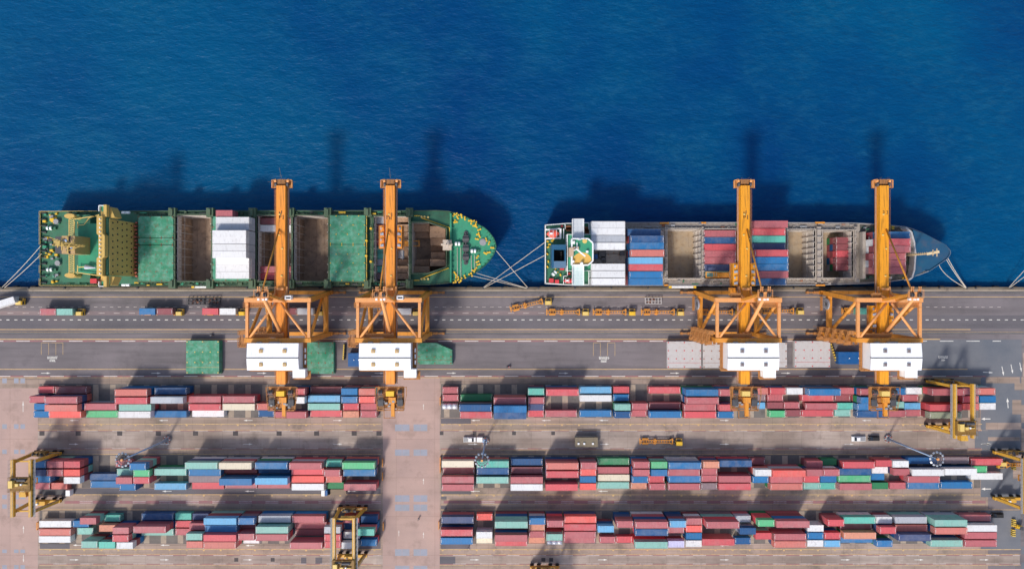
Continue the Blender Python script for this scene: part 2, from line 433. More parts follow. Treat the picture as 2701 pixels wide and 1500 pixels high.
for x in (121, 412, 691, 1001, 1191, 1487, 1780, 2073): arrow(x, 983.5, 25, 0 if x > 1100 else 0)
arrow(2606, 981.5, 26, -0.06, w=1.3); arrow(2600, 1104, 25, PI, w=1.6); arrow(2602, 1170, 24, 0, w=1.5); arrow(2601, 1288.5, 26, PI, w=1.6)
for x, y in ((2645, 978), (2669, 973), (2692, 968)): arrow(x, y, 25, -PI/2 + 0.2, w=1.2)
arrow(2658, 1062, 27, PI/2 + 0.08, w=1.5); arrow(61, 1071, 29, PI/2)
arrow(62, 1395, 20, PI/2, w=0.8); arrow(62, 1472, 20, -PI/2, w=0.8)
for x, y in ((1052, 1080), (1117, 1072), (1117, 1268), (1052, 1405), (1117, 1410)): arrow(x, y, 16, PI/2, w=0.7)
# two-line ground stencils, worn past reading: rows of short letter strokes
def stencil(px, py, rows):
    rr = random.Random(int(px))
    for (dx, dy, n, h, wd) in rows:
        for i in range(n):
            x0 = px + dx + i*wd; s0 = rr.uniform(-0.8, 0.8)
            a = P(x0, py+dy); b = P(x0 + s0, py+dy+h)
            wb.bar((a.x, a.y, 0.022), (b.x, b.y, 0.022), 0.30, 0.006)
            if rr.random() < 0.75:
                yy = py + dy + rr.choice((0.6, h*0.5, h-0.6)); a = P(x0, yy); b = P(x0+wd*0.95, yy)
                wb.bar((a.x, a.y, 0.022), (b.x, b.y, 0.022), 0.28, 0.006)
stencil(126, 939.5, [(0, 0, 8, 6.5, 3.3), (6, 8, 5, 6, 2.9)])
stencil(1581, 940, [(0, 0, 8, 7, 3.3), (5, 9, 5, 6, 2.9)])
stencil(2476, 938, [(0, 0, 8, 6.5, 3.3), (8, 9, 3, 4.5, 2.9)])
tag(wb.build('white_lane_marking', L_WHITE), kind='structure')
sheet('worn_white_lane_marking', wh2, 0.024, L_WHITE2)
bx = []
for x in (108.5, 128, 147, 165.5): bx.append((x, 905, x+1, 935))
for x in (1564.5, 1583, 1602, 1621.5): bx.append((x, 905, x+1, 938))
bx += [(108, 903, 167, 904), (1602, 903, 1622.5, 904), (1564, 903, 1584, 904)]
sheet('yellow_bay_marking', bx, 0.024, L_YEL2)
# crane rails
rb = MB()
for py in (771.3, 878.6):
    y = P(0, py).y
    rb.box(-700, y-0.05, 0.004, 700, y+0.05, 0.09)
tag(rb.build('crane_rails', M['steel']), kind='structure')

# water with the two hull shapes left out
WZ = -2.5
m, n, l, p = new_mat('sea_water')
pos = n.new('ShaderNodeNewGeometry').outputs['Position']
mp = n.new('ShaderNodeMapping'); mp.inputs['Rotation'].default_value = (0, 0, -0.62); mp.inputs['Scale'].default_value = (0.42, 1.0, 1.0)
l.new(pos, mp.inputs[0]); dg = mp.outputs[0]
big = noise(n, l, pos, 0.007, 3, 0.5)
mid = noise(n, l, pos, 0.03, 6, 0.66)
fine = noise(n, l, dg, 0.6, 5, 0.7)
col = mix(n, l, ramp(n, l, big, 0.36, 0.64), lin(0, 54, 106), lin(0, 76, 118))
col = mix(n, l, mul(n, l, ramp(n, l, mid, 0.40, 0.70), 0.35), col, lin(2, 80, 116))
patch = mul(n, l, ramp(n, l, mid, 0.36, 0.66), ramp(n, l, fine, 0.46, 0.74))
col = mix(n, l, mul(n, l, patch, 0.40), col, lin(44, 104, 132))  # paler diagonal flecks imitate glints, painted into the water colour
l.new(col, p.inputs['Base Color'])
p.inputs['Roughness'].default_value = 0.28; p.inputs['IOR'].default_value = 1.33; p.inputs['Specular IOR Level'].default_value = 0.2
w1 = noise(n, l, dg, 0.16, 5, 0.6)
w2 = noise(n, l, dg, 0.75, 5, 0.66)
s1 = n.new('ShaderNodeMath'); s1.operation = 'ADD'; l.new(mul(n, l, w1, 1.5), s1.inputs[0]); l.new(mul(n, l, w2, 0.5), s1.inputs[1])
bp = n.new('ShaderNodeBump'); bp.inputs['Strength'].default_value = 0.7; bp.inputs['Distance'].default_value = 1.1
l.new(s1.outputs[0], bp.inputs['Height']); l.new(bp.outputs[0], p.inputs['Normal'])
M['water'] = m

# ------------------------------------------------------------------ ships
def pts(lst, z): return [tuple(P(x, y, z)[:2]) for x, y in lst]
D1, D2 = 7.0, 6.5
def c3(lst): return [(950 + x/4.088, 450 + y/4.088) for x, y in lst]
def c6(lst): return [(2100 + x/4.088, 450 + y/4.088) for x, y in lst]
bow1 = c3([(760,1228),(880,1218),(1000,1203),(1100,1172),(1180,1138),(1290,1068),(1350,1020),(1400,965),(1440,905),(1460,860),(1468,815),(1458,770),(1440,728),(1412,690),(1380,650),(1335,612),(1275,582),(1210,535),(1150,505),(1090,478),(1020,455),(950,440),(850,432)])
out1_px = [(108,753),(300,753.5),(700,753.5),(1050,752)] + bow1 + [(1080,556),(700,556),(300,557),(108,558)]
out1 = pts(out1_px, D1)
bow2 = c6([(760,1215),(1000,1195),(1180,1168),(1260,1140),(1340,1115),(1430,1080),(1540,1005),(1620,950),(1652,900),(1652,862),(1600,800),(1480,738),(1350,670),(1250,630),(1160,605),(1000,590),(850,578)])
out2_px = [(1437,748),(1500,752),(1560,753),(2000,752.5),(2150,751.5)] + bow2 + [(2250,588.5),(2000,587),(1560,587),(1500,588),(1437,593)]
out2 = pts(out2_px, D2)

def inset(poly, d):
    cx = sum(x for x, y in poly)/len(poly); cy = sum(y for x, y in poly)/len(poly)
    ys = [y for x, y in poly]; mid = (max(ys)+min(ys))/2
    r = []
    for x, y in poly:
        r.append((x + (d if x < cx else -d*1.6), y + (d if y < mid else -d)))
    return r
wo = MB()
outer = [(-1500, QY-0.3), (1500, QY-0.3), (1500, 1500), (-1500, 1500)]
flat, tris = poly_holes(outer, [inset(out1, 1.2), inset(out2, 1.2)])
wo.add([(x, y, WZ) for x, y in flat], tris)
tag(wo.build('water', M['water']), kind='structure')

def hull(name, root, out, deckz, holes, m_side, m_deck, flare=0.6):
    b = MB()
    flat, tris = poly_holes(out, holes)
    b.add([(x, y, deckz) for x, y in flat], tris, 1)
    nn = len(out); low = inset(out, flare)
    vs = [(x, y, deckz) for x, y in out] + [(x, y, -5.0) for x, y in low]
    b.add(vs, [(i+nn, (i+1)%nn+nn, (i+1)%nn, i) for i in range(nn)], 0)
    # gunwale / bulwark rim
    for i in range(nn):
        a = out[i]; c = out[(i+1)%nn]
        b.bar((a[0], a[1], deckz+0.25), (c[0], c[1], deckz+0.25), 0.28, 0.5, 2)
    return b.build(name, [m_side, m_deck, M['coaming'] if deckz == D1 else M['grey']], root)

def hold(root, rect_px, zt, depth, m_wall, m_floor, ribs_w=True, ribs_e=True, dark=False, nrib=8):
    """open cargo hold: four plated walls with cell guides and a floor"""
    x0, y0, x1, y1 = rect_px
    a = P(x0, y1, zt); c = P(x1, y0, zt); zb = zt - depth
    X0, Y0, X1, Y1 = a.x, a.y, c.x, c.y
    b = MB()
    b.quad((X0,Y1,zb),(X1,Y1,zb),(X1,Y1,zt),(X0,Y1,zt), 0)
    b.quad((X1,Y0,zb),(X0,Y0,zb),(X0,Y0,zt),(X1,Y0,zt), 0)
    b.quad((X0,Y0,zb),(X0,Y1,zb),(X0,Y1,zt),(X0,Y0,zt), 0)
    b.quad((X1,Y1,zb),(X1,Y0,zb),(X1,Y0,zt),(X1,Y1,zt), 0)
    b.quad((X0,Y0,zb),(X1,Y0,zb),(X1,Y1,zb),(X0,Y1,zb), 1)
    for i in range(4):
        fx = X0 + (X1-X0)*(i+0.7)/4.4
        b.box(fx-0.08, Y0+0.1, zb+0.002, fx+0.08, Y1-0.1, zb+0.12, 1)
    if dark:
        b.box(X0+0.002, Y0+0.01, zb+0.01, X0+0.06, Y1-0.01, zt-4.6, 1)
        for k in range(nrib):
            yy = Y0 + 0.25 + (Y1-Y0-0.5)*(k+0.5)/nrib; b.box(X0+0.003, yy-0.12, zt-4.4, X0+0.05, yy+0.12, zt-2.6, 1); b.box(X0+0.06, yy-0.5, zb+0.2, X0+0.3, yy-0.3, zt-5.5, 1)
    o = b.build('cargo_hold', [m_wall, m_floor], root)
    r = MB()
    for k in range(nrib+1):
        yy = Y0 + 0.25 + (Y1-Y0-0.5)*k/nrib
        if ribs_w:
            r.box(X0+0.003, yy-0.09, zb, X0+0.45, yy+0.09, zt-0.2)
        if ribs_e:
            r.box(X1-0.45, yy-0.09, zb, X1-0.003, yy+0.09, zt-0.2)
    for zz in (zt-1.2, zt-6.8):
        if zz > zb+0.5:
            if ribs_w: r.box(X0+0.004, Y0+0.1, zz-0.12, X0+0.25, Y1-0.1, zz+0.12)
            if ribs_e: r.box(X1-0.25, Y0+0.1, zz-0.12, X1-0.004, Y1-0.1, zz+0.12)
    r.build_split('cell_guide', m_wall, root)
    return (X0, Y0, X1, Y1)

def coaming(root, rect_px, z0, z1, w, m):
    a = P(rect_px[0], rect_px[3], z1); c = P(rect_px[2], rect_px[1], z1)
    b = MB()
    b.box(a.x-w, c.y, z0, c.x+w, c.y+w, z1); b.box(a.x-w, a.y-w, z0, c.x+w, a.y, z1)
    b.box(a.x-w, a.y, z0, a.x, c.y, z1); b.box(c.x, a.y, z0, c.x+w, c.y, z1)
    # stiffener brackets outside
    n = int((c.x-a.x)/1.6)
    for i in range(n+1):
        xx = a.x + (c.x-a.x)*i/n
        b.box(xx-0.08, c.y+w, z0, xx+0.08, c.y+w+0.45, z1-0.25); b.box(xx-0.08, a.y-w-0.45, z0, xx+0.08, a.y-w, z1-0.25)
    return b.build('hatch_coaming', m, root)

def hatch_panels(root, rect_px, splits, zt, m, dots, thick=0.8, zb=None):
    x0, y0, x1, y1 = rect_px; ys = [y0] + splits + [y1]
    for ya, yb in zip(ys[:-1], ys[1:]):
        a = P(x0, yb-0.7, zt); c = P(x1, ya+0.7, zt)
        b = MB(); b.box(a.x, a.y, zt-thick, c.x, c.y, zt, 0)
        nx = 6; ny = max(2, int((c.y-a.y)/3))
        for i in range(1, nx): 
            xx = a.x + (c.x-a.x)*i/nx; b.box(xx-0.04, a.y+0.1, zt, xx+0.04, c.y-0.1, zt+0.03, 0)
        for j in range(1, ny):
            yy = a.y + (c.y-a.y)*j/ny; b.box(a.x+0.1, yy-0.04, zt+0.003, c.x-0.1, yy+0.04, zt+0.034, 0)
        for i in range(nx+1):
            for j in range(ny+1):
                if (i + j) % 2 == 0:
                    xx = a.x+0.25 + (c.x-a.x-0.5)*i/nx; yy = a.y+0.25 + (c.y-a.y-0.5)*j/ny
                    b.box(xx-0.16, yy-0.16, zt+0.002, xx+0.16, yy+0.16, zt+0.12, 1)
        b.build('hatch_cover', [m, dots], root)

def fittings(root, x0, x1, ylist, z, mats, seed, dens=1.0):
    """pipes, vents, lashing bins and lockers along a side deck"""
    r = random.Random(seed); b = MB()
    for (ya, yb) in ylist:
        x = x0
        while x < x1:
            w = r.uniform(0.5, 2.6); y = r.uniform(ya, yb); h = r.uniform(0.2, 1.0); d = r.uniform(0.3, 0.9)
            if r.random() < 0.75*dens: b.box(x, y-d/2, z, x+w, y+d/2, z+h, r.choice([0,0,0,1,1,2,3]))
            x += w + r.uniform(0.2, 2.2)
        for k in range(2):
            yy = ya + (yb-ya)*(0.25+0.5*k); b.tube((x0, yy, z+0.22), (x1, yy, z+0.22), 0.09, n=6, mi=0)
    return b.build('deck_fittings', mats, root)

# ---- green ship
S1 = empty('green_container_ship', P(700, 655, 0), 0, 'large green container ship with tan bridge house moored at the quay', 'ship', 'container ships moored at the quay')
S1.location = (0, 0, 0)
bays1 = {'b1': (365,570,457,742), 'b2': (463,567,557,741), 'b3': (561,570,661,741), 'b4': (678,568,768,741), 'b5': (773,568,865,741),
         'b6': (870,567,963,742), 'b7': (986,570,1078,741), 'b8': (1085,585,1180,722)}
open1 = ['b2', 'b4', 'b5', 'b7']
holes = []
for k in open1:
    a = P(bays1[k][0], bays1[k][3], 8.3); c = P(bays1[k][2], bays1[k][1], 8.3); holes.append([(a.x,a.y),(c.x,a.y),(c.x,c.y),(a.x,c.y)])
b8 = pts([(1085,721),(1130,721),(1178,704),(1178,603),(1130,586),(1085,586)], 8.0)
holes.append(b8)
hull('hull', S1, out1, D1, holes, M['hull_green'], M['deck_green_dark'])
for k, r in bays1.items():
    if k == 'b8': continue
    coaming(S1, r, D1, 8.3, 0.4, M['coaming'])
for k in open1:
    hold(S1, bays1[k], 8.3, 13.0, M['hold_wall'], M['hold_floor'], dark=True)
hatch_panels(S1, bays1['b1'], [627, 646], 9.2, M['hatch_green'], M['rust'])
hatch_panels(S1, bays1['b6'], [644.5], 9.2, M['hatch_green'], M['yellow'])
hatch_panels(S1, bays1['b3'], [655], 9.0, M['hatch_green'], M['rust'])
# forward hold: tapered, stepped sides
b = MB(); nb = len(b8)
b.add([(x,y,8.0) for x,y in b8] + [(x,y,-6.5) for x,y in b8], [(i, (i+1)%nb, (i+1)%nb+nb, i+nb) for i in range(nb)], 0)
b.add([(x,y,-6.5) for x,y in b8], [tuple(range(nb))], 1)
b.build('cargo_hold', [M['hold_wall'], M['hold_floor']], S1)
b = MB()
for i in range(nb):
    a = b8[i]; c = b8[(i+1)%nb]; b.bar((a[0],a[1],8.2), (c[0],c[1],8.2), 0.5, 1.0)
b.build('hatch_coaming', M['coaming'], S1)
def step(px0, py0, px1, py1, z):
    a = P(px0, py1, z); c = P(px1, py0, z)
    q = MB(); q.box(a.x, a.y, -6.45, c.x, c.y, z); q.build('cell_step', M['step_rust'], S1)
c2 = lambda x, y: (960 + x/6.504, 550 + y/6.504)
for (x0,y0,x1,y1,z) in ((835,262,1120,395,1.5),(1128,300,1395,500,3.5),(1140,512,1395,630,0.5),(1150,748,1390,860,-0.5),(1130,868,1395,985,3.0),(840,985,1125,1095,2.0),(870,405,1120,505,-2.0),(870,868,1120,975,-2.2),(1150,640,1390,742,-4.0)):
    p0 = c2(x0,y0); p1 = c2(x1,y1); step(p0[0], p0[1], p1[0], p1[1], z)
for (x0,y0,x1,y1,z) in ((545,150,752,228,3.0),(560,272,752,395,2.5),(600,405,752,520,1.5),(560,640,752,860,-2.5),(545,868,752,975,-1.5),(540,985,752,1095,2.4),(540,1105,760,1210,3.4)):
    p0 = c2(x0,y0); p1 = c2(x1,y1); step(p0[0], p0[1], p1[0], p1[1], z)
# side deck clutter, cross decks
def yr(pya, pyb, z=D1): return (P(0, pya, z).y, P(0, pyb, z).y)
xa, xb = P(355, 0, D1).x, P(1080, 0, D1).x
fittings(S1, xa, xb, [yr(558.5, 565.5), yr(745.5, 752)], D1, [M['coaming'], M['deck_green'], M['yellow'], M['grey_dark']], 3)
b = MB()
for px in (460, 559, 670, 770.5, 867.5, 966, 979, 1081.5):
    a = P(px-1.6, 744, 8.9); c = P(px+1.6, 566, 8.9)
    b.box(a.x, a.y, 8.32, c.x, c.y, 8.9)
    for k in range(9):
        yy = a.y + (c.y-a.y)*(k+0.5)/9; b.box(a.x-0.15, yy-0.2, 8.9, c.x+0.15, yy+0.2, 9.3)
b.build_split('lashing_bridge', M['coaming'], S1)
b = MB()
for px in (460, 559, 670, 770.5, 867.5, 972, 1081.5):
    for py in (561.5, 748.5):
        q = P(px, py, D1); b.box(q.x-1.3, q.y-1.7, D1, q.x+1.3, q.y+1.7, D1+2.0)
        b.box(q.x-0.5, q.y-1.2, D1+2.0, q.x+0.5, q.y+1.2, D1+2.7)
b.build_split('lashing_pedestal', M['coaming'], S1)
b = MB()
for px, py in ((967.5,635),(979,603),(967,675),(979,690)):
    q = P(px, py, 9); b.tube((q.x,q.y,8.3),(q.x,q.y,10.0),0.45,n=10)
a = P(967.5, 570, 9); c = P(967.5, 740, 9); b.bar((a.x,a.y,9.2),(c.x,c.y,9.2),0.16)
for pa, pb in (((1093,569.5),(1108,569.5)),((1092,739),(1107,739)),((1112,575),(1184,600)),((1186,600),(1186,640)),((1110,735),(1184,707))):
    a = P(*pa, D1); c = P(*pb, D1); b.bar((a.x,a.y,D1+0.6),(c.x,c.y,D1+0.6),0.3,0.3)
b.build_split('yellow_deck_fitting', M['yellow'], S1)
# forecastle
b = MB(); fo = []
for x, y in out1_px:
    if x >= 1187: fo.append((x, y))
fo = [(1187, 745.5)] + fo + [(1187, 562)]
fpoly = pts(fo, D1+2.4)
b.prism(fpoly, D1+0.01, D1+2.4, 0)
for i in range(len(fpoly)-1):
    a = fpoly[i]; c = fpoly[i+1]; b.bar((a[0],a[1],D1+2.75),(c[0],c[1],D1+2.75),0.22,0.7,1)
for k in range(26):
    i = 1 + int(k/26*(len(fpoly)-3)); t = (k/26*(len(fpoly)-3)) % 1
    q = Vector(fpoly[i])*(1-t) + Vector(fpoly[i+1])*t; cc = Vector((P(1230,655,D1).x, P(0,655,D1).y))
    q2 = q + (cc-q).normalized()*0.9; b.bar((q.x,q.y,D1+2.9),(q2.x,q2.y,D1+2.42),0.12,0.12,1)
b.build('forecastle', [M['deck_green'], M['hull_green']], S1)
ZF = D1 + 2.4
b = MB(); a = P(1189, 744, ZF+1); c = P(1189, 563, ZF+1)
b.box(a.x-0.3, a.y, ZF, a.x+0.3, c.y, ZF+1.4)
for k in range(12):
    yy = a.y + (c.y-a.y)*(k+0.5)/12; b.box(a.x+0.3, yy-0.06, ZF, a.x+0.9, yy+0.06, ZF+1.1)
b.build('breakwater', M['deck_green'], S1)
pr = MB()
pr.obox((0,0,0), 1.5, 0.55, 0.1); 
for dx in (-0.42, 0.42): pr.tube((dx,0,0.1),(dx,0,0.75),0.2,0.2,8); pr.tube((dx,0,0.75),(dx,0,0.85),0.3,0.3,8)
boll = pr.build('bollard', M['yellow'], S1)
first = True
for (x, y) in ((1010,480),(1032,468),(1050,505),(1075,478),(1095,492),(1020,548),(1032,556),(1130,515),(1185,540),(1200,560),(1218,545),(1232,592),(1250,568),(1246,603),(1285,637),(1270,682),(1287,705),(1260,738),(1360,745),(1390,782),(1425,832),(1385,882),(1350,892),(1265,930),(1265,982),(1276,1012),(1246,1057),(1222,1082),(1185,1112),(1203,1122),(1130,1142),(1090,1170),(1060,1158),(1040,1182),(1020,1203),(1078,1195),(1022,1105),(1036,1142)):
    q = P(950+x/4.088, 450+y/4.088, ZF)
    if first: o = boll; first = False
    else: o = boll.copy(); COL.objects.link(o)
    o.location = (q.x, q.y, ZF); o.rotation_euler = (0, 0, random.uniform(0, PI))
def winch(root, px, py, z, mat_drum, ang=0.0):
    q = P(px, py, z); b = MB()
    b.tube((-0.95,0,0.8),(-0.15,0,0.8),0.75,n=12,mi=0); b.tube((0.15,0,0.8),(0.95,0,0.8),0.75,n=12,mi=0)
    b.box(-1.3,-0.5,0,-1.0,0.5,1.5,1); b.box(1.0,-0.5,0,1.3,0.5,1.5,1); b.box(-0.13,-0.7,0,0.13,0.7,1.7,1); b.box(1.3,-0.45,0,2.3,0.45,1.0,1)
    o = b.build('winch', [mat_drum, M['deck_green_dark']], root); o.location = q; o.rotation_euler = (0,0,ang); return o
winch(S1, 1207.5, 643, ZF, M['white']); winch(S1, 1249, 662, ZF, M['white'])
b = MB(); a = P(1229, 615, ZF); c = P(1229, 693, ZF)
b.tube((a.x,a.y,ZF+0.7),(c.x,c.y,ZF+0.7),0.35,n=8)
for py in (630, 655, 678): q = P(1229, py, ZF); b.box(q.x-1.0,q.y-1.3,ZF,q.x+1.0,q.y+1.3,ZF+1.2); b.tube((q.x-1.2,q.y,ZF+0.9),(q.x+1.2,q.y,ZF+0.9),0.8,n=10)
for py in (615, 693): q = P(1229, py, ZF); b.tube((q.x,q.y,ZF),(q.x,q.y,ZF+0.5),0.8,n=10)
b.build_split('anchor_windlass', M['grey_dark'], S1)
b = MB()
for xa_, y0_, y1_ in ((1047,830,1150),(1085,830,1165),(1198,912,1092),(1235,912,1075)):
    a = P(950+xa_/4.088, 450+y0_/4.088, ZF+0.5); c = P(950+(xa_+2)/4.088, 450+y1_/4.088, ZF+0.5); b.tube(a, c, 0.11, n=5)
b.build_split('mooring_line', M['rope'], S1)
q = P(1181, 647, ZF); b = MB()
b.box(q.x-1.6,q.y-1.9,ZF,q.x+1.6,q.y+1.9,ZF+2.6); b.tube((q.x,q.y,ZF+2.6),(q.x,q.y,ZF+8),0.25,0.16,8); b.box(q.x-1.0,q.y-1.6,ZF+5.2,q.x+0.8,q.y+1.6,ZF+5.5)
b.box(q.x-2.2,q.y-0.3,ZF+2.61,q.x+2.0,q.y+0.5,ZF+3.2); b.box(q.x+0.6,q.y+0.6,ZF+2.61,q.x+1.7,q.y+1.4,ZF+3.6)
b.build('foremast_house', paint('dirty_white_paint', lin(206,190,172), 0.6, 0.6, lin(120,96,80), 1.0), S1)
q = P(1274, 639, ZF); b = MB(); b.tube((q.x,q.y,ZF),(q.x,q.y,ZF+0.5),1.3,n=16); b.tube((q.x,q.y,ZF+0.5),(q.x,q.y,ZF+0.62),0.9,n=16)
b.build('foredeck_hatch', M['grey'], S1)
b = MB()
for (x,y) in ((665,500),(697,500),(735,505),(665,1168),(697,1168),(735,1168)):
    q = P(950+x/4.088, 450+y/4.088, D1); b.tube((q.x,q.y,D1),(q.x,q.y,D1+1.1),0.4,n=8)
b.build_split('vent_cowl', M['yellow_pale'], S1)
# aft: poop deck, bridge house
ZB = 24.0
xf = P(352, 0, 9).x                                  # front wall of the house
yb0, yb1 = P(0, 727, ZB).y, P(0, 577, ZB).y
xback = P(287, 0, ZB).x
b = MB()
b.box(xback+0.0, yb0, D1, xf, yb1, ZB-0.01, 0)
for lv in range(5):
    zz = D1 + 3.4 + lv*2.9
    for k in range(9):
        yy = yb0 + 1.2 + (yb1-yb0-2.4)*k/8 + (0.5 if lv % 2 else 0)
        b.box(xf, yy-0.28, zz-0.38, xf+0.04, yy+0.28, zz+0.38, 1)
b.build('accommodation_block', [M['cream'], M['glass']], S1)
a0 = P(206, 0, 17).x
b = MB(); b.box(a0, yb0+1.0, D1+0.01, xback-0.01, yb1-1.0, 17.0); b.build('boat_deck', M['deck_green'], S1)
b = MB()
zz = ZB
def zx(px): return P(px, 0, ZB).x
def zy(py): return P(0, py, ZB).y
wall = [(265,572),(265,617),(270,622),(270,677),(265,682),(265,728)]
pl = [(zx(x), zy(y)) for x, y in wall] + [(zx(280), zy(728)), (zx(280), zy(682)), (zx(286), zy(677)), (zx(286), zy(622)), (zx(280), zy(617)), (zx(280), zy(572))]
b.prism(list(pl), ZB, ZB+2.2, 0)
for (y0_, y1_) in ((575,616),(683,726)):
    b.box(zx(281.5), zy(y1_), ZB+0.0, zx(286), zy(y0_), ZB+0.5, 2)
for y0_, y1_, s in ((541,572,1),(728,756,-1)):
    b.box(zx(266), zy(y1_), ZB-0.4, zx(287), zy(y0_), ZB, 0)
    e0, e1 = (543, 558) if s == 1 else (742, 755)
    b.box(zx(268), zy(e1), ZB, zx(278), zy(e0), ZB+0.15, 1)
    b.box(zx(279), zy(y1_), ZB, zx(287), zy(y0_), ZB+1.3, 0)
    b.box(zx(264.5), zy(e1), ZB, zx(266), zy(e0), ZB+1.1, 3); b.box(zx(266), zy(e0 if s == 1 else e1)-0.1, ZB, zx(278), zy(e0 if s == 1 else e1)+0.15, ZB+1.1, 3)
b.prism([(zx(287.5),zy(575)),(zx(300),zy(572)),(zx(290),zy(548)),(zx(287.5),zy(545))], ZB-5, ZB-0.6, 0)
b.prism([(zx(287.5),zy(753)),(zx(290),zy(752)),(zx(300),zy(730)),(zx(287.5),zy(728))], ZB-5, ZB-0.6, 0)
b.box(zx(272), zy(726), ZB-0.005, zx(288), zy(574), ZB+0.02, 2)
for k in range(14):
    yy = zy(580) + (zy(722)-zy(580))*k/13; b.box(zx(275)-0.2, yy-0.2, ZB+2.2, zx(275)+0.2, yy+0.2, ZB+2.7, 3)
b.build('bridge', [M['cream'], M['deck_green'], M['deck_green_dark'], M['white']], S1)
b = MB()
for (x0_,y0_,x1_,y1_) in ((190,625,208,671),(213,625,224,671)): b.box(P(x0_,0,20).x, P(0,y1_,20).y, 17.0, P(x1_,0,20).x, P(0,y0_,20).y, 25.5, 0)
b.box(P(168,0,20).x, P(0,670,20).y, 13.0, P(190,0,20).x, P(0,626,20).y, 24.5, 1)
b.box(P(208,0,20).x, P(0,670,20).y, 17.01, P(213,0,20).x, P(0,626,20).y, 25.2, 2)
for k in range(4):
    q = P(173+4*k, 634+9*k, 24.5); b.tube((q.x,q.y,24.5),(q.x,q.y,26.0),0.5,n=8,mi=1)
b.tube(P(173,632,27), P(191,655,27), 0.45, n=8, mi=3)
b.build('funnel', [paint('tan_funnel_paint', lin(186,152,104),0.5,0.3), M['grey_dark'], M['hull_navy'], M['mast_blue']], S1)
b = MB(); q = P(220, 647, 26)
b.tube((q.x,q.y,25.5),(q.x-2.5,q.y-0.6,38),0.5,0.25,8)
for zz_, L in ((29,2.0),(32,3.0),(35,2.2),(37,1.4)):
    b.bar((q.x-1.5,q.y-L,zz_),(q.x-1.5,q.y+L,zz_),0.35,0.25); b.box(q.x-2.6,q.y-0.8,zz_,q.x-0.6,q.y+0.8,zz_+0.4)
for k in range(6): b.bar((q.x+0.5,q.y,27+k*1.5),(q.x-5.0-k*0.3,q.y-2.2+0.9*k,27.5+k*1.3),0.22,0.22)
b.build('radar_mast', paint('pale_ochre_paint', lin(196,166,92),0.55,0.3), S1)
# lattice gantry with round life raft platforms, aft of the house
b = MB()
for yy0, yy1 in ((578,624),(672,720)):
    a = P(189, yy0, 16); c = P(189, yy1, 16)
    for dx in (-0.9, 0.9): b.bar((a.x+dx,a.y,16),(c.x+dx,c.y,16),0.25)
    nn_ = 8
    for k in range(nn_):
        y_a = a.y+(c.y-a.y)*k/nn_; y_b = a.y+(c.y-a.y)*(k+1)/nn_
        b.bar((a.x-0.9,y_a,16),(a.x+0.9,y_b,16),0.14); b.bar((a.x+0.9,y_a,16),(a.x-0.9,y_a,16),0.14)
for (p0, p1) in (((197,578),(262,568)),((205,594),(222,593)),((222,592),(236,574)),((200,718),(262,727)),((205,705),(230,703)),((236,574),(262,566)),((197,585),(197,604)),((205,585),(205,602)),((205,700),(205,722))):
    b.bar(P(*p0, 18.2), P(*p1, 18.2), 0.28)
for px, py in ((187,571),(188,727)):
    q = P(px, py, 15); b.tube((q.x,q.y,D1),(q.x,q.y,15),0.7,n=8); 
b.build_split('boat_davit_gantry', M['yellow_pale'], S1)
for px, py in ((187,570),(188,726)):
    q = P(px, py, 15); b = MB(); n_ = 18
    b.add([(q.x+1.9*math.cos(2*PI*i/n_)*1.0, q.y+0.85*math.sin(2*PI*i/n_), 15.9) for i in range(n_)]+[(q.x+2.2*math.cos(2*PI*i/n_), q.y+1.0*math.sin(2*PI*i/n_), 15.0) for i in range(n_)],
          [tuple(range(n_))]+[(i+n_, (i+1)%n_+n_, (i+1)%n_, i) for i in range(n_)])
    b.build('crane_cab_roof', M['cream'], S1)
b = MB()
q = P(238, 704, 18)
b.tube((q.x-1.5,q.y,18.2),(q.x+2.4,q.y-0.3,18.6),0.9,0.2,10); b.bar((q.x-2,q.y,18.2),(q.x+4,q.y,18.2),0.15)
b.build('rescue_boat', M['steel'], S1)
# stern mooring deck
winch(S1, 135, 602, D1, M['white'], 0.0); winch(S1, 136, 711, D1, M['white'], 0.0)
b = MB()
for k in range(12):
    py = 562 + k*16.6; a = P(109.5, py, D1); c = P(124, py, D1)
    b.add([(a.x,a.y-0.05,D1+0.1),(a.x,a.y+0.05,D1+0.1),(c.x,c.y+0.5,D1+0.1),(c.x,c.y-0.5,D1+0.1),(a.x,a.y,D1+1.6),(c.x,c.y,D1+0.9)], [(0,1,4),(1,2,5,4),(2,3,5),(3,0,4,5)])
b.build_split('transom_bracket', M['grey_dark'], S1)
b = MB()
for (pp, cl) in (([(109,560),(109,577)],0),([(109,577),(109,645)],0),([(109,668),(109,683)],0),([(109,700),(109,720)],0),([(109,735),(109,751)],0)):
    A = [P(x,y,D1) for x,y in pp]; b.rail([(v.x,v.y) for v in A], D1, 1.2, 0.09, 2.0)
b.rail([tuple(P(x,y,D1)[:2]) for x,y in ((110,558.5),(262,557.5))], D1+0.5, 1.0, 0.1); b.rail([tuple(P(x,y,D1)[:2]) for x,y in ((110,752.5),(262,753))], D1+0.5, 1.0, 0.1)
b.build_split('stern_railing', M['yellow_pale'], S1)
r = random.Random(5); b = MB()
for k in range(46):
    px = r.uniform(120, 158); py = r.choice([r.uniform(563,590), r.uniform(628,690), r.uniform(628,690), r.uniform(725,748)])
    q = P(px, py, D1); s = r.uniform(0.2,0.75); b.box(q.x-s, q.y-s*0.7, D1, q.x+s, q.y+s*0.7, D1+r.uniform(0.3,1.3), r.choice([0,0,1,2,3]))
for px, py in ((153,585),(157,694)):
    q = P(px, py, D1); b.tube((q.x,q.y,D1),(q.x,q.y,D1+1.3),1.0,n=12,mi=2)
b.build_split('mooring_fitting', [M['yellow'], M['grey_dark'], M['grey'], M['deck_green']], S1)
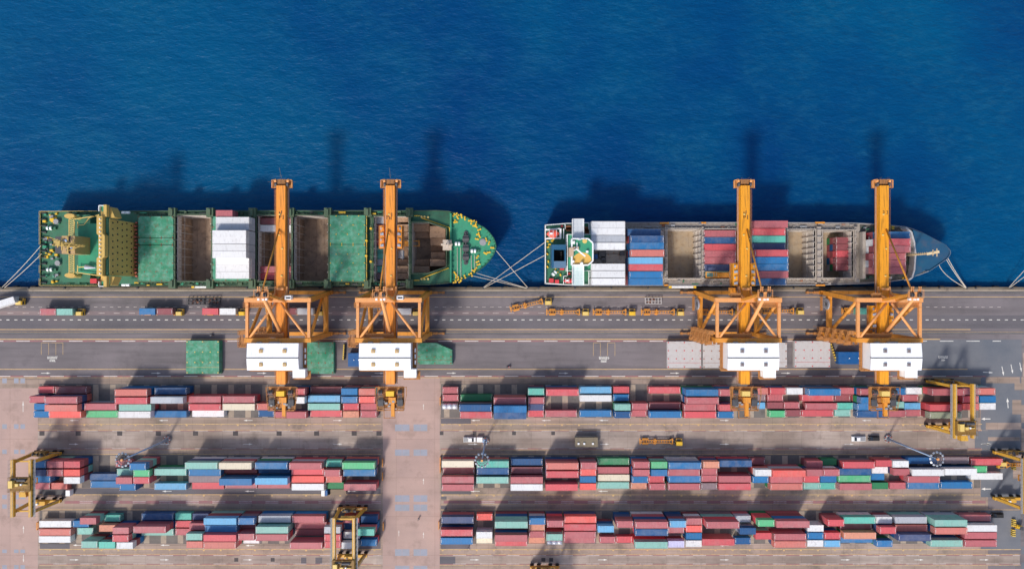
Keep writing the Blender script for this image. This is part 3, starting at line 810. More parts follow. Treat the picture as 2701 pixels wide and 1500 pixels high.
b = MB(); a = P(152,745,9.5); c = P(206,565,9.5)
b.box(P(165,0,10).x, P(0,744,10).y, D1+0.01, a0-0.01, P(0,566,10).y, 10.0); b.build('poop_deck', M['deck_green_dark'], S1)
fittings(S1, P(163,0,10).x, P(262,0,10).x, [yr(560,564), yr(746,751)], 10.0 if False else D1, [M['deck_green_dark'], M['coaming'], M['cream'], M['red']], 9)
for px, py in ((255,741),):
    q = P(px, py, 10); b = MB(); b.box(q.x-1.2,q.y-0.9,D1,q.x+1.2,q.y+0.9,12); b.build('red_locker', M['red'], S1)
b = MB()
for px0, px1, py in ((321,340,560.5),(321,345,751)):
    for k in range(2):
        q = P(px0+3+k*11, py, 11); b.tube((q.x-0.6,q.y,10.5),(q.x+0.7,q.y,10.5),0.5,n=10)
b.build_split('life_raft', M['white'], S1)
b = MB()
for k in range(16):
    yy = yb0 + (yb1-yb0)*k/15; b.box(xf+0.5, yy-0.3, D1, xf+1.3, yy+0.3, D1+1.8+0.5*(k%3))
b.build_split('lashing_rack', M['sill_red'], S1)

# ---- blue ship
S2 = empty('blue_container_ship', (0,0,0), 0, 'smaller container ship with blue bow and white-railed green poop moored at the quay', 'ship', 'container ships moored at the quay')
bays2 = {'w': (1562,604,1648,742), 'n': (1662,606,1750,736), 'o1': (1761,604,1850,733), 'd1': (1857,605,1944,735), 'd2': (1985,605,2073,735),
         'o2': (2079,606,2150,733), 'd3': (2171,608,2250,732)}
open2 = ['o1', 'd1', 'o2', 'd3']
holes = []
for k in open2:
    a = P(bays2[k][0], bays2[k][3], 7.8); c = P(bays2[k][2], bays2[k][1], 7.8); holes.append([(a.x,a.y),(c.x,a.y),(c.x,c.y),(a.x,c.y)])
hull('hull', S2, out2, D2, holes, M['hull_navy'], M['side_deck'])
for k, r in bays2.items(): coaming(S2, r, D2, 7.8, 0.45, M['side_deck'])
hold(S2, bays2['o1'], 7.8, 11.0, M['hold_wall'], M['hold_floor_tan'], False, True)
hold(S2, bays2['d1'], 7.8, 11.0, M['hold_wall'], M['hold_floor_tan'], False, True)
hold(S2, bays2['o2'], 7.8, 11.0, M['hold_wall'], M['hold_floor_tan'], False, True)
hold(S2, bays2['d3'], 7.8, 11.0, M['hold_wall'], M['hold_floor_tan'], False, True)
for k in ('w', 'n', 'd2'): hatch_panels(S2, bays2[k], [669], 8.4, M['side_deck'], M['rust'], 0.6)
fittings(S2, P(1565,0,D2).x, P(2262,0,D2).x, [yr(590,600,D2), yr(740,749,D2)], D2, [M['side_deck'], M['grey'], M['rust'], M['deck_green_dark']], 21, 0.8)
b = MB()
for px in (1655, 1755.5, 1853.5, 1965, 2076, 2160, 2256):
    w_ = 5 if px == 2160 else 1.6
    a = P(px-w_, 742, 8.2); c = P(px+w_, 598, 8.2); b.box(a.x, a.y, 7.85, c.x, c.y, 8.5)
    for k in range(8):
        yy = a.y + (c.y-a.y)*(k+0.5)/8; b.box(a.x-0.2, yy-0.25, 8.5, c.x+0.2, yy+0.25, 8.9)
b.build_split('cross_deck', M['side_deck'], S2)
b = MB()
for px0, px1, py in ((1740,1764,588.5),(1752,1762,752),(2150,2175,587.5),(2152,2175,752),(1850,1862,588)):
    a = P(px0,py,D2+0.6); c = P(px1,py,D2+0.6); b.bar((a.x,a.y,D2+0.7),(c.x,c.y,D2+0.7),0.6,0.5)
b.build_split('pilot_gate', M['orange'], S2)
# foredeck pit and whaleback
b = MB()
fd = pts([(2268,744),(2395,737),(2402,732),(2408,712),(2411,672),(2408,640),(2400,612),(2388,602),(2268,592)], D2)
b.prism(fd, D2+0.01, D2+0.12, 0); b.build('fore_well_deck', paint('dark_cluttered_deck', lin(84,86,80),0.8,0.7,lin(44,46,42),0.8,patch=lin(112,104,92)), S2)
wpx = [(2404,733.5),(2440,713)] + c6([(1430,1080),(1540,1005),(1620,950),(1652,900),(1652,862),(1600,800),(1480,738),(1350,670)]) + [(2408,606),(2414,640),(2416,672),(2413,705)]
wp = pts(wpx, D2+3.0)
b = MB(); b.prism(wp, D2+0.02, D2+3.0, 0)
for i in range(1, 9):
    a = wp[i]; c = wp[i+1]; b.bar((a[0],a[1],D2+3.2),(c[0],c[1],D2+3.2),0.2,0.4,0)
b.build('whaleback_bow', M['hull_blue'], S2)
b = MB()
br = pts([(2396,738),(2404,732),(2410,712),(2413,672),(2410,640),(2402,612),(2388,601)], D2+3.6)
for i in range(len(br)-1): b.bar((br[i][0],br[i][1],D2+2.4),(br[i+1][0],br[i+1][1],D2+2.4),0.6,3.4)
b.build('breakwater', M['hatch_grey'], S2)
b = MB(); q = P(2398, 672, D2+3)
b.tube((q.x,q.y,D2),(q.x+0.4,q.y,D2+17),0.45,0.3,8); b.bar((q.x-1.5,q.y-0.3,D2+16),(q.x+2.3,q.y+0.5,D2+17),0.9,0.5); b.bar((q.x+1.5,q.y-1.2,D2+17),(q.x+1.5,q.y+1.6,D2+17),0.25); b.bar((q.x+0.4,q.y-0.9,D2+16.5),(q.x+0.4,q.y+1.2,D2+16.5),0.22)
for k in range(10): b.bar((q.x-0.4,q.y-0.5,D2+3.5+k*1.2),(q.x-0.4,q.y+0.5,D2+3.5+k*1.2),0.12)
b.build('foremast', paint('rusty_cream_paint', lin(216,192,150),0.6,0.5,lin(150,100,70),1.0), S2)
r = random.Random(11); b = MB()
for k in range(60):
    px = r.uniform(2275, 2404); py = r.choice([r.uniform(594,606), r.uniform(722,738)]) if px < 2390 else r.uniform(610, 728)
    q = P(px, py, D2); s = r.uniform(0.15,0.7); b.box(q.x-s,q.y-s*0.6,D2+0.12,q.x+s,q.y+s*0.6,D2+r.uniform(0.4,1.2), r.choice([0,0,1,2,3]))
b.build_split('foredeck_fitting', [M['deck_green_dark'], M['grey_dark'], M['yellow'], M['grey']], S2)
b = MB(); a = P(2270,735,8); c = P(2278,612,8); b.box(a.x,a.y,D2+0.12,c.x,c.y,9.5)
b.tube((a.x+2.2,a.y+2,10),(a.x+2.2,c.y-2,10),0.3,n=8); b.build('cell_bulkhead', M['side_deck'], S2)
# poop, house
b = MB()
pp = pts([(1438.5,747),(1500,750.5),(1556,751.5),(1556,589),(1500,590),(1438.5,594.5)], D2+2.2)
b.prism(pp, D2+0.01, D2+2.2); b.build('poop_deck', paint('green_poop_deck', lin(46,112,84),0.65,0.4,lin(64,86,66),0.5), S2)
Z2 = D2 + 2.2
b = MB()
b.rail(pts([(1438.5,747),(1486,750),(1486,728),(1496,728),(1496,712)], Z2), Z2, 1.2, 0.24, 2.2)
b.rail(pts([(1438.5,747),(1438.5,594.5),(1490,590.5),(1490,604)], Z2), Z2, 1.2, 0.24, 2.2)
b.rail(pts([(1491,590),(1552,588.5),(1552,605)], Z2), Z2, 1.2, 0.2, 2.2)
b.rail(pts([(1552,708),(1552,750.5),(1488,750.5)], Z2), Z2, 1.2, 0.2, 2.2)
b.build('railing', M['white'], S2)
ZH = 20.0
def hx(px, z=ZH): return P(px, 0, z).x
def hy(py, z=ZH): return P(0, py, z).y
b = MB()
b.box(hx(1497,15), hy(713,15), Z2+0.01, hx(1558,15), hy(619,15), 15.0, 0); b.box(hx(1495,15), hy(714,15), Z2+0.012, hx(1497,15)-0.01, hy(618,15), 15.9, 1)
b.box(hx(1497,15), hy(619,15), 15.01, hx(1559,15), hy(618,15), 15.9, 1); b.box(hx(1497,15), hy(714.5,15), 15.01, hx(1559,15), hy(713.5,15), 15.9, 1); b.box(hx(1558,15), hy(713,15), 14.0, hx(1559.5,15), hy(619,15), 15.9, 1)
b.build('deckhouse', [M['deck_green'], M['white']], S2)
oc = [(1508,699),(1508,630),(1551,630),(1563,641),(1563,688),(1551,699)]
b = MB(); b.prism(pts(oc, ZH), 15.02, ZH, 1, 0)
op = pts(oc, ZH)
for i in range(len(op)):
    a = op[i]; c = op[(i+1)%len(op)]; b.bar((a[0],a[1],ZH+0.45),(c[0],c[1],ZH+0.45),0.45,0.9,1)
b.build('wheelhouse', [M['deck_green'], M['white']], S2)
b = MB(); el = []
for i in range(20):
    t = -0.35 + (PI+0.15)*i/19
    el.append((1512 + 47*(0.5+0.5*math.cos(t)) , 698 - 33*math.sin(t)))
el = [(1509.5,698)] + [(1560.5,686),(1558,678),(1552,670),(1544,666.5),(1535,665),(1526,666.5),(1518,672),(1510,680)][0:]
el = [(1510,697.5),(1550.5,697.5),(1560.5,687)] + [(1558,678),(1552,671),(1544,667),(1535,665.5),(1526,667),(1517,673),(1510,681)]
b.prism(pts(el, ZH), ZH+0.005, ZH+0.03); b.build('anti_glare_patch', paint('yellow_ochre_deck_paint', lin(222,176,84),0.6,0.15), S2)
b = MB(); q = P(1514, 660, ZH)
b.box(hx(1501), hy(676), 15.91, hx(1512), hy(653), ZH+1.2, 0); b.box(hx(1512.5), hy(660), ZH+0.001, hx(1526), hy(651), ZH+1.4, 0)
b.build('signal_mast_base', paint('rusty_tan_paint', lin(192,166,140),0.6,0.4), S2)
b = MB(); b.tube((q.x,q.y,ZH),(q.x-0.2,q.y-0.2,ZH+11),0.3,0.2,8); b.bar((q.x,q.y,ZH+9),(q.x+3.0,q.y-2.6,ZH+9.4),0.5,0.4); b.bar((q.x+0.5,q.y+0.5,ZH+6),(q.x+0.5,q.y+2.4,ZH+6),0.3)
b.tube(P(1534,695,ZH+0.9)-Vector((0,0,0.9)), P(1534,695,ZH+0.9)+Vector((0,0,0.7)), 0.65, 0.5, 10)
b.build('radar_mast', M['white'], S2)
b = MB()
for px, py, s in ((1512,640,0.5),(1528,631.5,0.35),(1548,664,0.4),(1511,690,0.4)): v = P(px,py,ZH); b.box(v.x-s,v.y-s,ZH+0.001,v.x+s,v.y+s,ZH+1.1)
b.build_split('deck_lamp', M['white'], S2)
v = P(1542, 636, ZH); b = MB(); b.tube((v.x,v.y,ZH),(v.x,v.y,ZH+0.9),0.85,n=8); b.build('magnetic_compass', M['yellow_pale'], S2)
for (x0_,x1_,y0_,y1_,mm,zz_) in ((1511,1539,577,629,'grey',18.0),(1511,1539,700.5,752.5,'wing_green',18.0)):
    b = MB(); b.box(hx(x0_,zz_), hy(y1_,zz_), zz_-0.5, hx(x1_,zz_), hy(y0_,zz_), zz_)
    for i in range(9):
        xx = hx(x0_,zz_) + (hx(x1_,zz_)-hx(x0_,zz_))*i/8; b.bar((xx,hy(y0_,zz_),zz_+0.02),(xx,hy(y1_,zz_),zz_+0.02),0.1,0.05,1)
    for i in range(15):
        yy = hy(y0_,zz_) + (hy(y1_,zz_)-hy(y0_,zz_))*i/14; b.bar((hx(x0_,zz_),yy,zz_+0.03),(hx(x1_,zz_),yy,zz_+0.03),0.08,0.05,1)
    b.box(hx(x0_-1,zz_), hy(y1_,zz_), zz_-2.5, hx(x0_,zz_)-0.003, hy(y0_,zz_), zz_+0.7, 1); b.box(hx(x1_,zz_)+0.003, hy(y1_,zz_), zz_-2.5, hx(x1_+1,zz_), hy(y0_,zz_), zz_+0.7, 1)
    b.build('bridge_wing', [M[mm] if mm != 'grey' else paint('pale_grey_plating', lin(176,184,190),0.6,0.2), M['white']], S2)
b = MB(); zf = 17.0
fx0, fx1, fy0, fy1 = hx(1455,zf), hx(1496,zf)-0.4, hy(706,zf), hy(645,zf)
b.box(fx0,fy0,Z2+0.02,fx0+0.8,fy1,zf,0); b.box(fx0+0.8,fy1-1.8,Z2+0.02,fx1,fy1,zf,0); b.box(fx0+0.8,fy0,Z2+0.02,fx1,fy0+2.4,zf,1); b.box(fx1-0.5,fy0+2.4,Z2+0.02,fx1,fy1-1.8,zf,0)
b.box(fx0+0.8,fy0+2.4,Z2+0.02,fx1-0.5,fy1-1.8,11.0,2)
for k in range(4): b.tube((fx1-1.6,fy0+3.2+k*0.8,11),(fx1-1.6,fy0+3.2+k*0.8,14.5),0.28,n=8,mi=2)
b.build('funnel', [M['funnel_blue'], paint('pale_blue_grey_paint', lin(84,116,144),0.5,0.2), M['black']], S2)
def lifeboat(root, px, py, L, W, ang, z, mat):
    q = P(px, py, z); b = MB(); N = 10
    rings = []
    for i in range(N+1):
        t = -1 + 2*i/N; w = W/2*max(0.06, (1-abs(t)**2.6)); h = 0.9*max(0.25,(1-abs(t)**3)); x = t*L/2
        rings.append([(x, w*math.cos(a), 0.7 + h*math.sin(a)) for a in [PI*k/6 for k in range(7)]] + [(x, -w*0.6, 0.1), (x, w*0.6, 0.1)])
    vs = [v for r_ in rings for v in r_]; K = 9; fs = []
    for i in range(N):
        for k in range(K): fs.append((i*K+k, i*K+(k+1)%K, (i+1)*K+(k+1)%K, (i+1)*K+k))
    fs += [tuple(range(K-1,-1,-1)), tuple(range(N*K, N*K+K))]
    b.add(vs, fs, 0); b.box(-L*0.25,-0.35,1.62,-L*0.05,0.35,1.9,1)
    for xx in (-L*0.3, 0, L*0.25): b.box(xx-0.06,-W/2*0.9,1.2,xx+0.06,W/2*0.9,1.63,1)
    o = b.build('lifeboat', [mat, M['white']], root, smooth=False); o.location = q; o.rotation_euler = (0,0,ang); return o
lifeboat(S2, 1458.5, 617, 4.9, 3.0, 0, Z2+2.2, M['lifeboat'])
lifeboat(S2, 1500, 740, 4.2, 1.9, 0, Z2+1.5, M['red'])
b = MB(); zz_ = Z2+2.0
v0 = P(1438,629.5,zz_); v1 = P(1478,603,zz_)
b.bar((v0.x,v0.y,zz_),(v1.x,v0.y+0.3,zz_),0.5,0.5); b.bar((v0.x,v1.y-0.5,zz_),(v1.x,v1.y,zz_),0.45,0.5); b.bar((v1.x,v0.y,zz_+0.6),(v1.x,v1.y,zz_+0.6),0.7,0.5)
for xx in (v0.x+0.4, v1.x): 
    for yy in (v0.y, v1.y-0.2): b.bar((xx,yy,Z2),(xx,yy,zz_+0.3),0.35)
b.bar((v1.x+1.2,v0.y,zz_+0.2),(v1.x+1.2,v1.y,zz_+0.2),0.3,0.3)
b.build('lifeboat_cradle', M['white'], S2)
r = random.Random(2); b = MB()
for (px, py) in ((1444,637),(1456,636),(1449,645),(1445,652),(1443,670),(1444,704),(1455,702),(1465,710),(1470,716),(1478,725),(1446,690),(1459,633)):
    q = P(px, py, Z2); b.obox((q.x,q.y,Z2), 0.9, 0.5, 0.7, r.uniform(0,3))
b.build_split('bollard', M['yellow'], S2)
b = MB()
for px, py, sx, sy, h in ((1453.5,740,1.7,1.6,1.5),(1468.5,742.5,1.5,1.4,1.5),(1482,710,1.6,0.7,1.0),(1501,722,0.8,0.9,0.9),(1482,597,0.8,0.7,1.0)):
    q = P(px,py,Z2); b.box(q.x-sx/2,q.y-sy/2,Z2,q.x+sx/2,q.y+sy/2,Z2+h)
b.build_split('red_locker', M['red'], S2)
winch(S2, 1461, 721, Z2, M['white'], 0.8)
b = MB()
for k in range(8):
    for (px, py) in ((1493+1.8*k, 601+(k%2)*4), (1543+1.4*k, 604+(k%3)*4)):
        q = P(px,py,Z2); b.box(q.x-0.25,q.y-0.8,Z2,q.x+0.25,q.y+0.8,Z2+0.9)
b.build_split('gas_bottle', M['rust'], S2)
b = MB(); 
for px, py, s in ((1569,677,0.9),(1586,671,1.2),(1590,682,0.8),(1640,668,0.8)):
    q = P(px,py,8.4); b.box(q.x-s,q.y-s,8.4,q.x+s,q.y+s,8.4+1.6,1 if s==0.9 else 0)
b.bar(P(1597,660,9), P(1597,695,9), 0.3, 0.5, 0)
b.build_split('lashing_bin', [M['grey_dark'], M['blue']], S2)

# mooring ropes ------------------------------------------------------------
def mooring(a, c, za, label, sag=0.5):
    A = P(a[0], a[1], za); B = P(c[0], c[1], 0.5); b = MB(); n_ = 10; L = []
    for i in range(n_+1):
        t = i/n_; v = A.lerp(B, t); v.z -= sag*4*t*(1-t); L.append(v)
    b.rope(L, 0.13, 5)
    tag(b.build('mooring_rope', M['rope']), label, 'rope', 'mooring ropes')
mooring((108,648),(5,758),D1+0.8,'pale stern rope of the green ship, the seaward one of its left pair')
mooring((110,669),(12,758),D1+0.8,'pale stern rope of the green ship, the quay-side one of its left pair')
mooring((1309,661),(1393,759.5),ZF+0.5,'pale bow rope of the green ship leaving the very tip of its bow')
mooring((1257,720),(1391,760),ZF+0.5,'upper of two nearly flat bow ropes from the green ship')
mooring((1248,727.5),(1388,759.5),ZF+0.5,'lower of two nearly flat bow ropes from the green ship')
mooring((1437,639),(1274,758.5),Z2,'longer diagonal stern rope of the blue ship crossing the gap between ships')
mooring((1437,673),(1276,759),Z2,'shorter diagonal stern rope of the blue ship crossing the gap between ships')
mooring((2500,680),(2549,758.5),D2+2.5,'outer bow rope of the blue ship nearest its bow tip')
mooring((2496.5,684),(2547,758.5),D2+2.5,'middle bow rope of the blue ship, second from its tip')
mooring((2476.5,698),(2548,759),D2+2.5,'slack bow rope of the blue ship curving down to the quay', 2.6)
mooring((2760,655),(2661,758.5),6,'steeper rope at the far right edge running up out of view')
mooring((2760,690),(2663,759),6,'flatter rope at the far right edge running up out of view')
mooring((1080,753.5),(1038,760),D1,'short breast rope lying along the quay under the green bow', 0.2)

# gangways
def gangway(px0, px1, py, label):
    a = P(px0, py, 4); c = P(px1, py, 4); o = empty('gangway', (a.x, a.y, 0), 0, label, 'gangway', 'gangways beside the ships')
    L = c.x - a.x; b = MB(); b.box(1.0,-0.4,4.5,L-1.0,0.4,4.75)
    for s in (-0.4,0.4): b.bar((1,s,5.5),(L-1,s,5.5),0.1)
    b.build('walkway', M['white'], o)
    b = MB(); b.box(0,-0.5,4.3,1.0,0.5,5.2); b.box(L-1.0,-0.5,4.3,L,0.5,5.2); b.build('end_platform', M['yellow'], o)
    b = MB()
    for xx in (0.5, L-0.5): b.bar((xx,0,0.0),(xx,0,4.3),0.2)
    b.build('support', M['grey'], o)
gangway(509, 556, 756.3, 'white gangway with yellow ends hung beside the green ship')
gangway(1763, 1834, 756.5, 'long white gangway with yellow ends hung beside the blue ship')

# ------------------------------------------------------------------ shipping containers
PAL = {'r': ((212,80,88),'bright red'), 'o': ((240,92,82),'orange-red'), 'p': ((188,96,102),'faded red'), 'm': ((146,74,80),'maroon'),
       's': ((208,112,100),'salmon'), 't': ((132,190,176),'pale teal'), 'T': ((84,188,168),'turquoise'), 'g': ((76,184,122),'light green'),
       'G': ((34,130,80),'dark green'), 'b': ((0,112,172),'blue'), 'B': ((0,82,138),'navy blue'), 'k': ((96,172,216),'sky blue'),
       'w': ((226,226,226),'white'), 'c': ((226,212,184),'cream'), 'y': ((180,184,192),'silver grey'), 'v': ((64,80,122),'slate violet'),
       'a': ((218,142,112),'apricot'), 'l': ((196,190,224),'lavender'), 'u': ((140,118,122),'dusty brown'), 'e': ((140,146,120),'rusty olive')}
m, n, l, p = new_mat('container_paint')
oi = n.new('ShaderNodeObjectInfo'); tcn = n.new('ShaderNodeTexCoord').outputs['Object']
off = n.new('ShaderNodeVectorMath'); off.operation = 'ADD'; l.new(tcn, off.inputs[0])
rv = n.new('ShaderNodeCombineXYZ'); rs = mul(n, l, oi.outputs['Random'], 97.0)
for i in range(3): l.new(rs, rv.inputs[i])
l.new(rv.outputs[0], off.inputs[1]); vec = off.outputs[0]
base = oi.outputs['Color']
fade = noise(n, l, vec, 0.35, 4, 0.6)
fr = n.new('ShaderNodeMath'); fr.operation = 'MULTIPLY'; l.new(ramp(n, l, fade, 0.38, 0.72), fr.inputs[0]); l.new(mul(n, l, oi.outputs['Random'], 0.5), fr.inputs[1])
pale = mix(n, l, 0.5, base, (0.46, 0.42, 0.40, 1))
col = mix(n, l, fr.outputs[0], base, pale)
streak = noise(n, l, vec, 1.2, 5, 0.7, (1.4, 0.35, 0.3))
col = mix(n, l, mul(n, l, ramp(n, l, streak, 0.52, 0.8), 0.40), col, (0.12, 0.075, 0.055, 1))
spot = noise(n, l, vec, 0.9, 4, 0.75)
col = mix(n, l, mul(n, l, ramp(n, l, spot, 0.64, 0.72), 0.55), col, (0.16, 0.11, 0.09, 1))
l.new(col, p.inputs['Base Color']); p.inputs['Roughness'].default_value = 0.55
M['cont'] = m
m, n, l, p = new_mat('stacked_container_paint')
at = n.new('ShaderNodeAttribute'); at.attribute_name = 'Col'; g2 = n.new('ShaderNodeNewGeometry').outputs['Position']
d2 = noise(n, l, g2, 0.8, 5, 0.7)
l.new(mix(n, l, mul(n, l, ramp(n, l, d2, 0.5, 0.75), 0.4), at.outputs['Color'], (0.09,0.06,0.05,1)), p.inputs['Base Color'])
p.inputs['Roughness'].default_value = 0.6
M['stack'] = m
M['cast'] = paint('bare_corner_casting', lin(206, 200, 196), 0.5, 0.25, None, 1.5)

def container_mesh(L, Hc, marked, reefer):
    W = 2.44; b = MB(); x0, x1, y0, y1 = -L/2, L/2, -W/2, W/2
    # frame: four posts, top and bottom rails
    t = 0.14
    for sx in (x0, x1-t):
        for sy in (y0, y1-t): b.box(sx, sy, 0, sx+t, sy+t, Hc-0.005)
    for sy in (y0, y1-t):
        b.box(x0+t, sy, 0, x1-t, sy+t, t); b.box(x0+t, sy, Hc-0.1, x1-t, sy+t, Hc-0.008)
    for sx in (x0, x1-t): b.box(sx, y0+t, Hc-0.1, sx+t, y1-t, Hc-0.008); b.box(sx, y0+t, 0, sx+t, y1-t, t)
    # corrugated side walls and roof
    n_ = int((L-2*t)/0.56); d = (L-2*t)/n_
    if reefer:
        for sy, s in ((y0+0.03,1),(y1-0.03,-1)):
            b.quad((x0+t,sy,t),(x1-t,sy,t),(x1-t,sy,Hc-0.1),(x0+t,sy,Hc-0.1)) if s == 1 else b.quad((x1-t,sy,t),(x0+t,sy,t),(x0+t,sy,Hc-0.1),(x1-t,sy,Hc-0.1))
        b.add([(x0+t,y0+t,Hc-0.03),(x1-t,y0+t,Hc-0.03),(x1-t,y1-t,Hc-0.03),(x0+t,y1-t,Hc-0.03)], [(0,1,2,3)])
    else:
        for sy, s in ((y0,1),(y1,-1)):
            V = []
            for i in range(n_):
                xa = x0+t+i*d
                for fx, dp in ((0,0.012),(0.3,0.012),(0.5,0.055),(0.8,0.055)): V.append((xa+fx*d, sy+s*dp))
            V.append((x1-t, sy+s*0.012)); K = len(V)
            b.add([(x,y,t) for x,y in V]+[(x,y,Hc-0.1) for x,y in V], [((i,i+1,i+1+K,i+K) if s == 1 else (i+1,i,i+K,i+1+K)) for i in range(K-1)])
        V = []
        for i in range(n_):
            xa = x0+t+i*d
            for fx, dp in ((0,0.03),(0.32,0.03),(0.5,0.055),(0.82,0.055)): V.append((xa+fx*d, Hc-dp))
        V.append((x1-t, Hc-0.03)); K = len(V)
        b.add([(x,y0+t,z) for x,z in V]+[(x,y1-t,z) for x,z in V], [(i,i+1,i+1+K,i+K) for i in range(K-1)])
    # front wall and door end with locking bars
    b.quad((x0+0.03,y1-t,t),(x0+0.03,y0+t,t),(x0+0.03,y0+t,Hc-0.1),(x0+0.03,y1-t,Hc-0.1))
    b.quad((x1-0.03,y0+t,t),(x1-0.03,y1-t,t),(x1-0.03,y1-t,Hc-0.1),(x1-0.03,y0+t,Hc-0.1))
    for yy in (-0.85,-0.35,0.35,0.85): b.box(x1-0.03, yy-0.03, t, x1+0.02, yy+0.03, Hc-0.12, 1)
    b.add([(x0,y0,0.001),(x0,y1,0.001),(x1,y1,0.001),(x1,y0,0.001)], [(0,1,2,3)])
    cs = 0.19
    for sx in (x0-0.004, x1-cs+0.004):
        for sy in (y0-0.004, y1-cs+0.004):
            b.box(sx, sy, Hc-0.13, sx+cs, sy+cs, Hc, 1 if marked else 0)
    if marked:
        for sx in (x0+0.20, x1-0.36): b.box(sx, -0.62, Hc-0.029, sx+0.16, 0.62, Hc-0.004, 1)
    me = b.build('shipping_container', [M['cont'], M['cast']])
    d_ = me.data; bpy.data.objects.remove(me); return d_
CM = {}
for key, L, Hc in (('S',6.06,2.59),('L',12.19,2.9)):
    for mk in (0,1): CM[key,mk,0] = container_mesh(L, Hc, mk, 0)
    CM[key,0,1] = container_mesh(L, Hc, 1, 1)
LOWER = MB()
crng = random.Random(99)
LOWC = ['m','m','p','p','r','b','B','G','t','u','w','s','v','y','m','B']
def lower(cx, cy, z, L, Hc, key=None):
    c = lin(*PAL[key or crng.choice(LOWC)][0])
    LOWER.box(cx-L/2, cy-1.22, z+0.01, cx+L/2, cy+1.22, z+Hc-0.01, 0, c)
ALLC = []
REC = []
def container(cx, cy, z, size, ck, tilt=0.0):
    key = PAL[ck]; reef = 1 if (ck in 'wc' and size == 'L') else 0
    mk = 0 if reef else (1 if crng.random() < 0.62 else 0)
    o = bpy.data.objects.new('shipping_container', CM[size, mk, reef]); COL.objects.link(o)
    o.location = (cx, cy, z); o.rotation_euler = (0, 0, (PI if crng.random() < 0.4 else 0) + tilt)
    j = [crng.uniform(0.92, 1.06)]*3; c = lin(*key[0]); gy = 0.3*c[0]+0.5*c[1]+0.2*c[2]; c = [v*0.9+gy*0.1 for v in c]; o.color = (min(1,c[0]*j[0]), min(1,c[1]*j[1]), min(1,c[2]*j[2]), 1)
    o['category'] = 'container'
    REC.append((o, size, z))
    return o

# yard blocks: crop origin | lane xa xb ytop colour [tiers]; measured on survey enlargements, 8.05 px of enlargement to one px of photograph
Y1 = """70|1 250 580 155 r;1 590 1285 160 m;2 45 400 360 p;2 385 1080 375 p;3 160 500 515 b;3 380 1075 540 s 3;3 1225 1910 515 p;4 150 490 670 b;4 500 1190 680 o;4 1225 1920 670 g;1 1870 2560 215 s;2 1870 2560 385 r
380|3 -535 150 530 t;4 -535 145 680 w;1 215 905 180 B;2 135 825 375 y;4 210 890 670 b;2 940 1635 360 p;2 1665 2350 360 p;3 940 1630 525 r;3 1665 2350 520 c;4 1020 1700 660 w
690|3 -100 235 515 s;4 -65 255 655 B;4 265 945 690 p;1 575 920 200 r;2 220 910 375 w;1 1030 1710 160 m;2 975 1670 345 k;3 975 1670 515 t;4 1030 1705 660 r;1 1690 2035 195 b;1 2060 2405 200 s;2 1690 2035 365 b;2 2060 2410 365 o;3 1725 2065 515 r;3 2105 2435 515 p;4 1725 2065 675 a;4 2105 2435 670 p
1150|1 140 465 165 p;2 140 475 325 p;2 510 1200 325 G;3 490 1180 540 B;4 505 1195 690 r;2 1215 1925 385 p;3 1225 1925 565 b;4 1225 1920 705 B;1 1950 2300 195 T;2 1960 2300 380 p;3 1950 2300 525 v;4 1955 2285 660 r
1460|1 -160 540 210 r;4 -180 500 660 p;1 550 1235 160 k;2 550 1240 335 w;1 1270 1610 155 r;2 1265 1605 320 b;3 1295 1640 525 t;4 550 1235 660 b;4 1290 1640 685 B;3 1665 2005 510 p;4 1640 1975 655 p
1770|1 -485 210 165 r;3 -475 205 490 m;4 -480 240 680 b;1 300 1020 215 b;2 320 1020 385 p;3 270 960 530 p;4 275 965 685 r;1 1040 1380 215 p;3 1030 1365 535 r;4 1000 1325 685 b;1 1720 2060 185 s;1 2100 2440 185 r;2 1670 2005 325 u;2 2045 2380 325 p;3 1660 2000 490 k;3 2045 2375 485 m;4 2095 2430 665 g
2080|1 -40 300 185 w;3 -100 235 485 p;4 -60 235 650 m;1 430 1105 205 b;2 285 955 328 r;1 1050 1390 180 p;2 975 1315 325 m;3 355 1035 505 p;4 280 955 650 r;3 1050 1395 500 T;4 985 1310 645 t;1 1520 1860 205 p;2 1530 2225 380 b;3 1420 2135 520 b;4 1450 2115 670 B;3 2170 2400 475 t;4 2150 2470 660 p
2340|1 85 425 190 b 1;1 430 760 178 w 1;2 330 660 330 p;3 380 700 500 k;4 385 700 645 p;1 905 1600 205 p;2 1600 1945 355 r;3 905 1590 535 r;3 1600 1945 515 o;4 900 1590 695 e;1 1610 1950 190 p;1 1955 2300 190 s;2 1965 2315 355 b;3 1960 2315 505 w"""
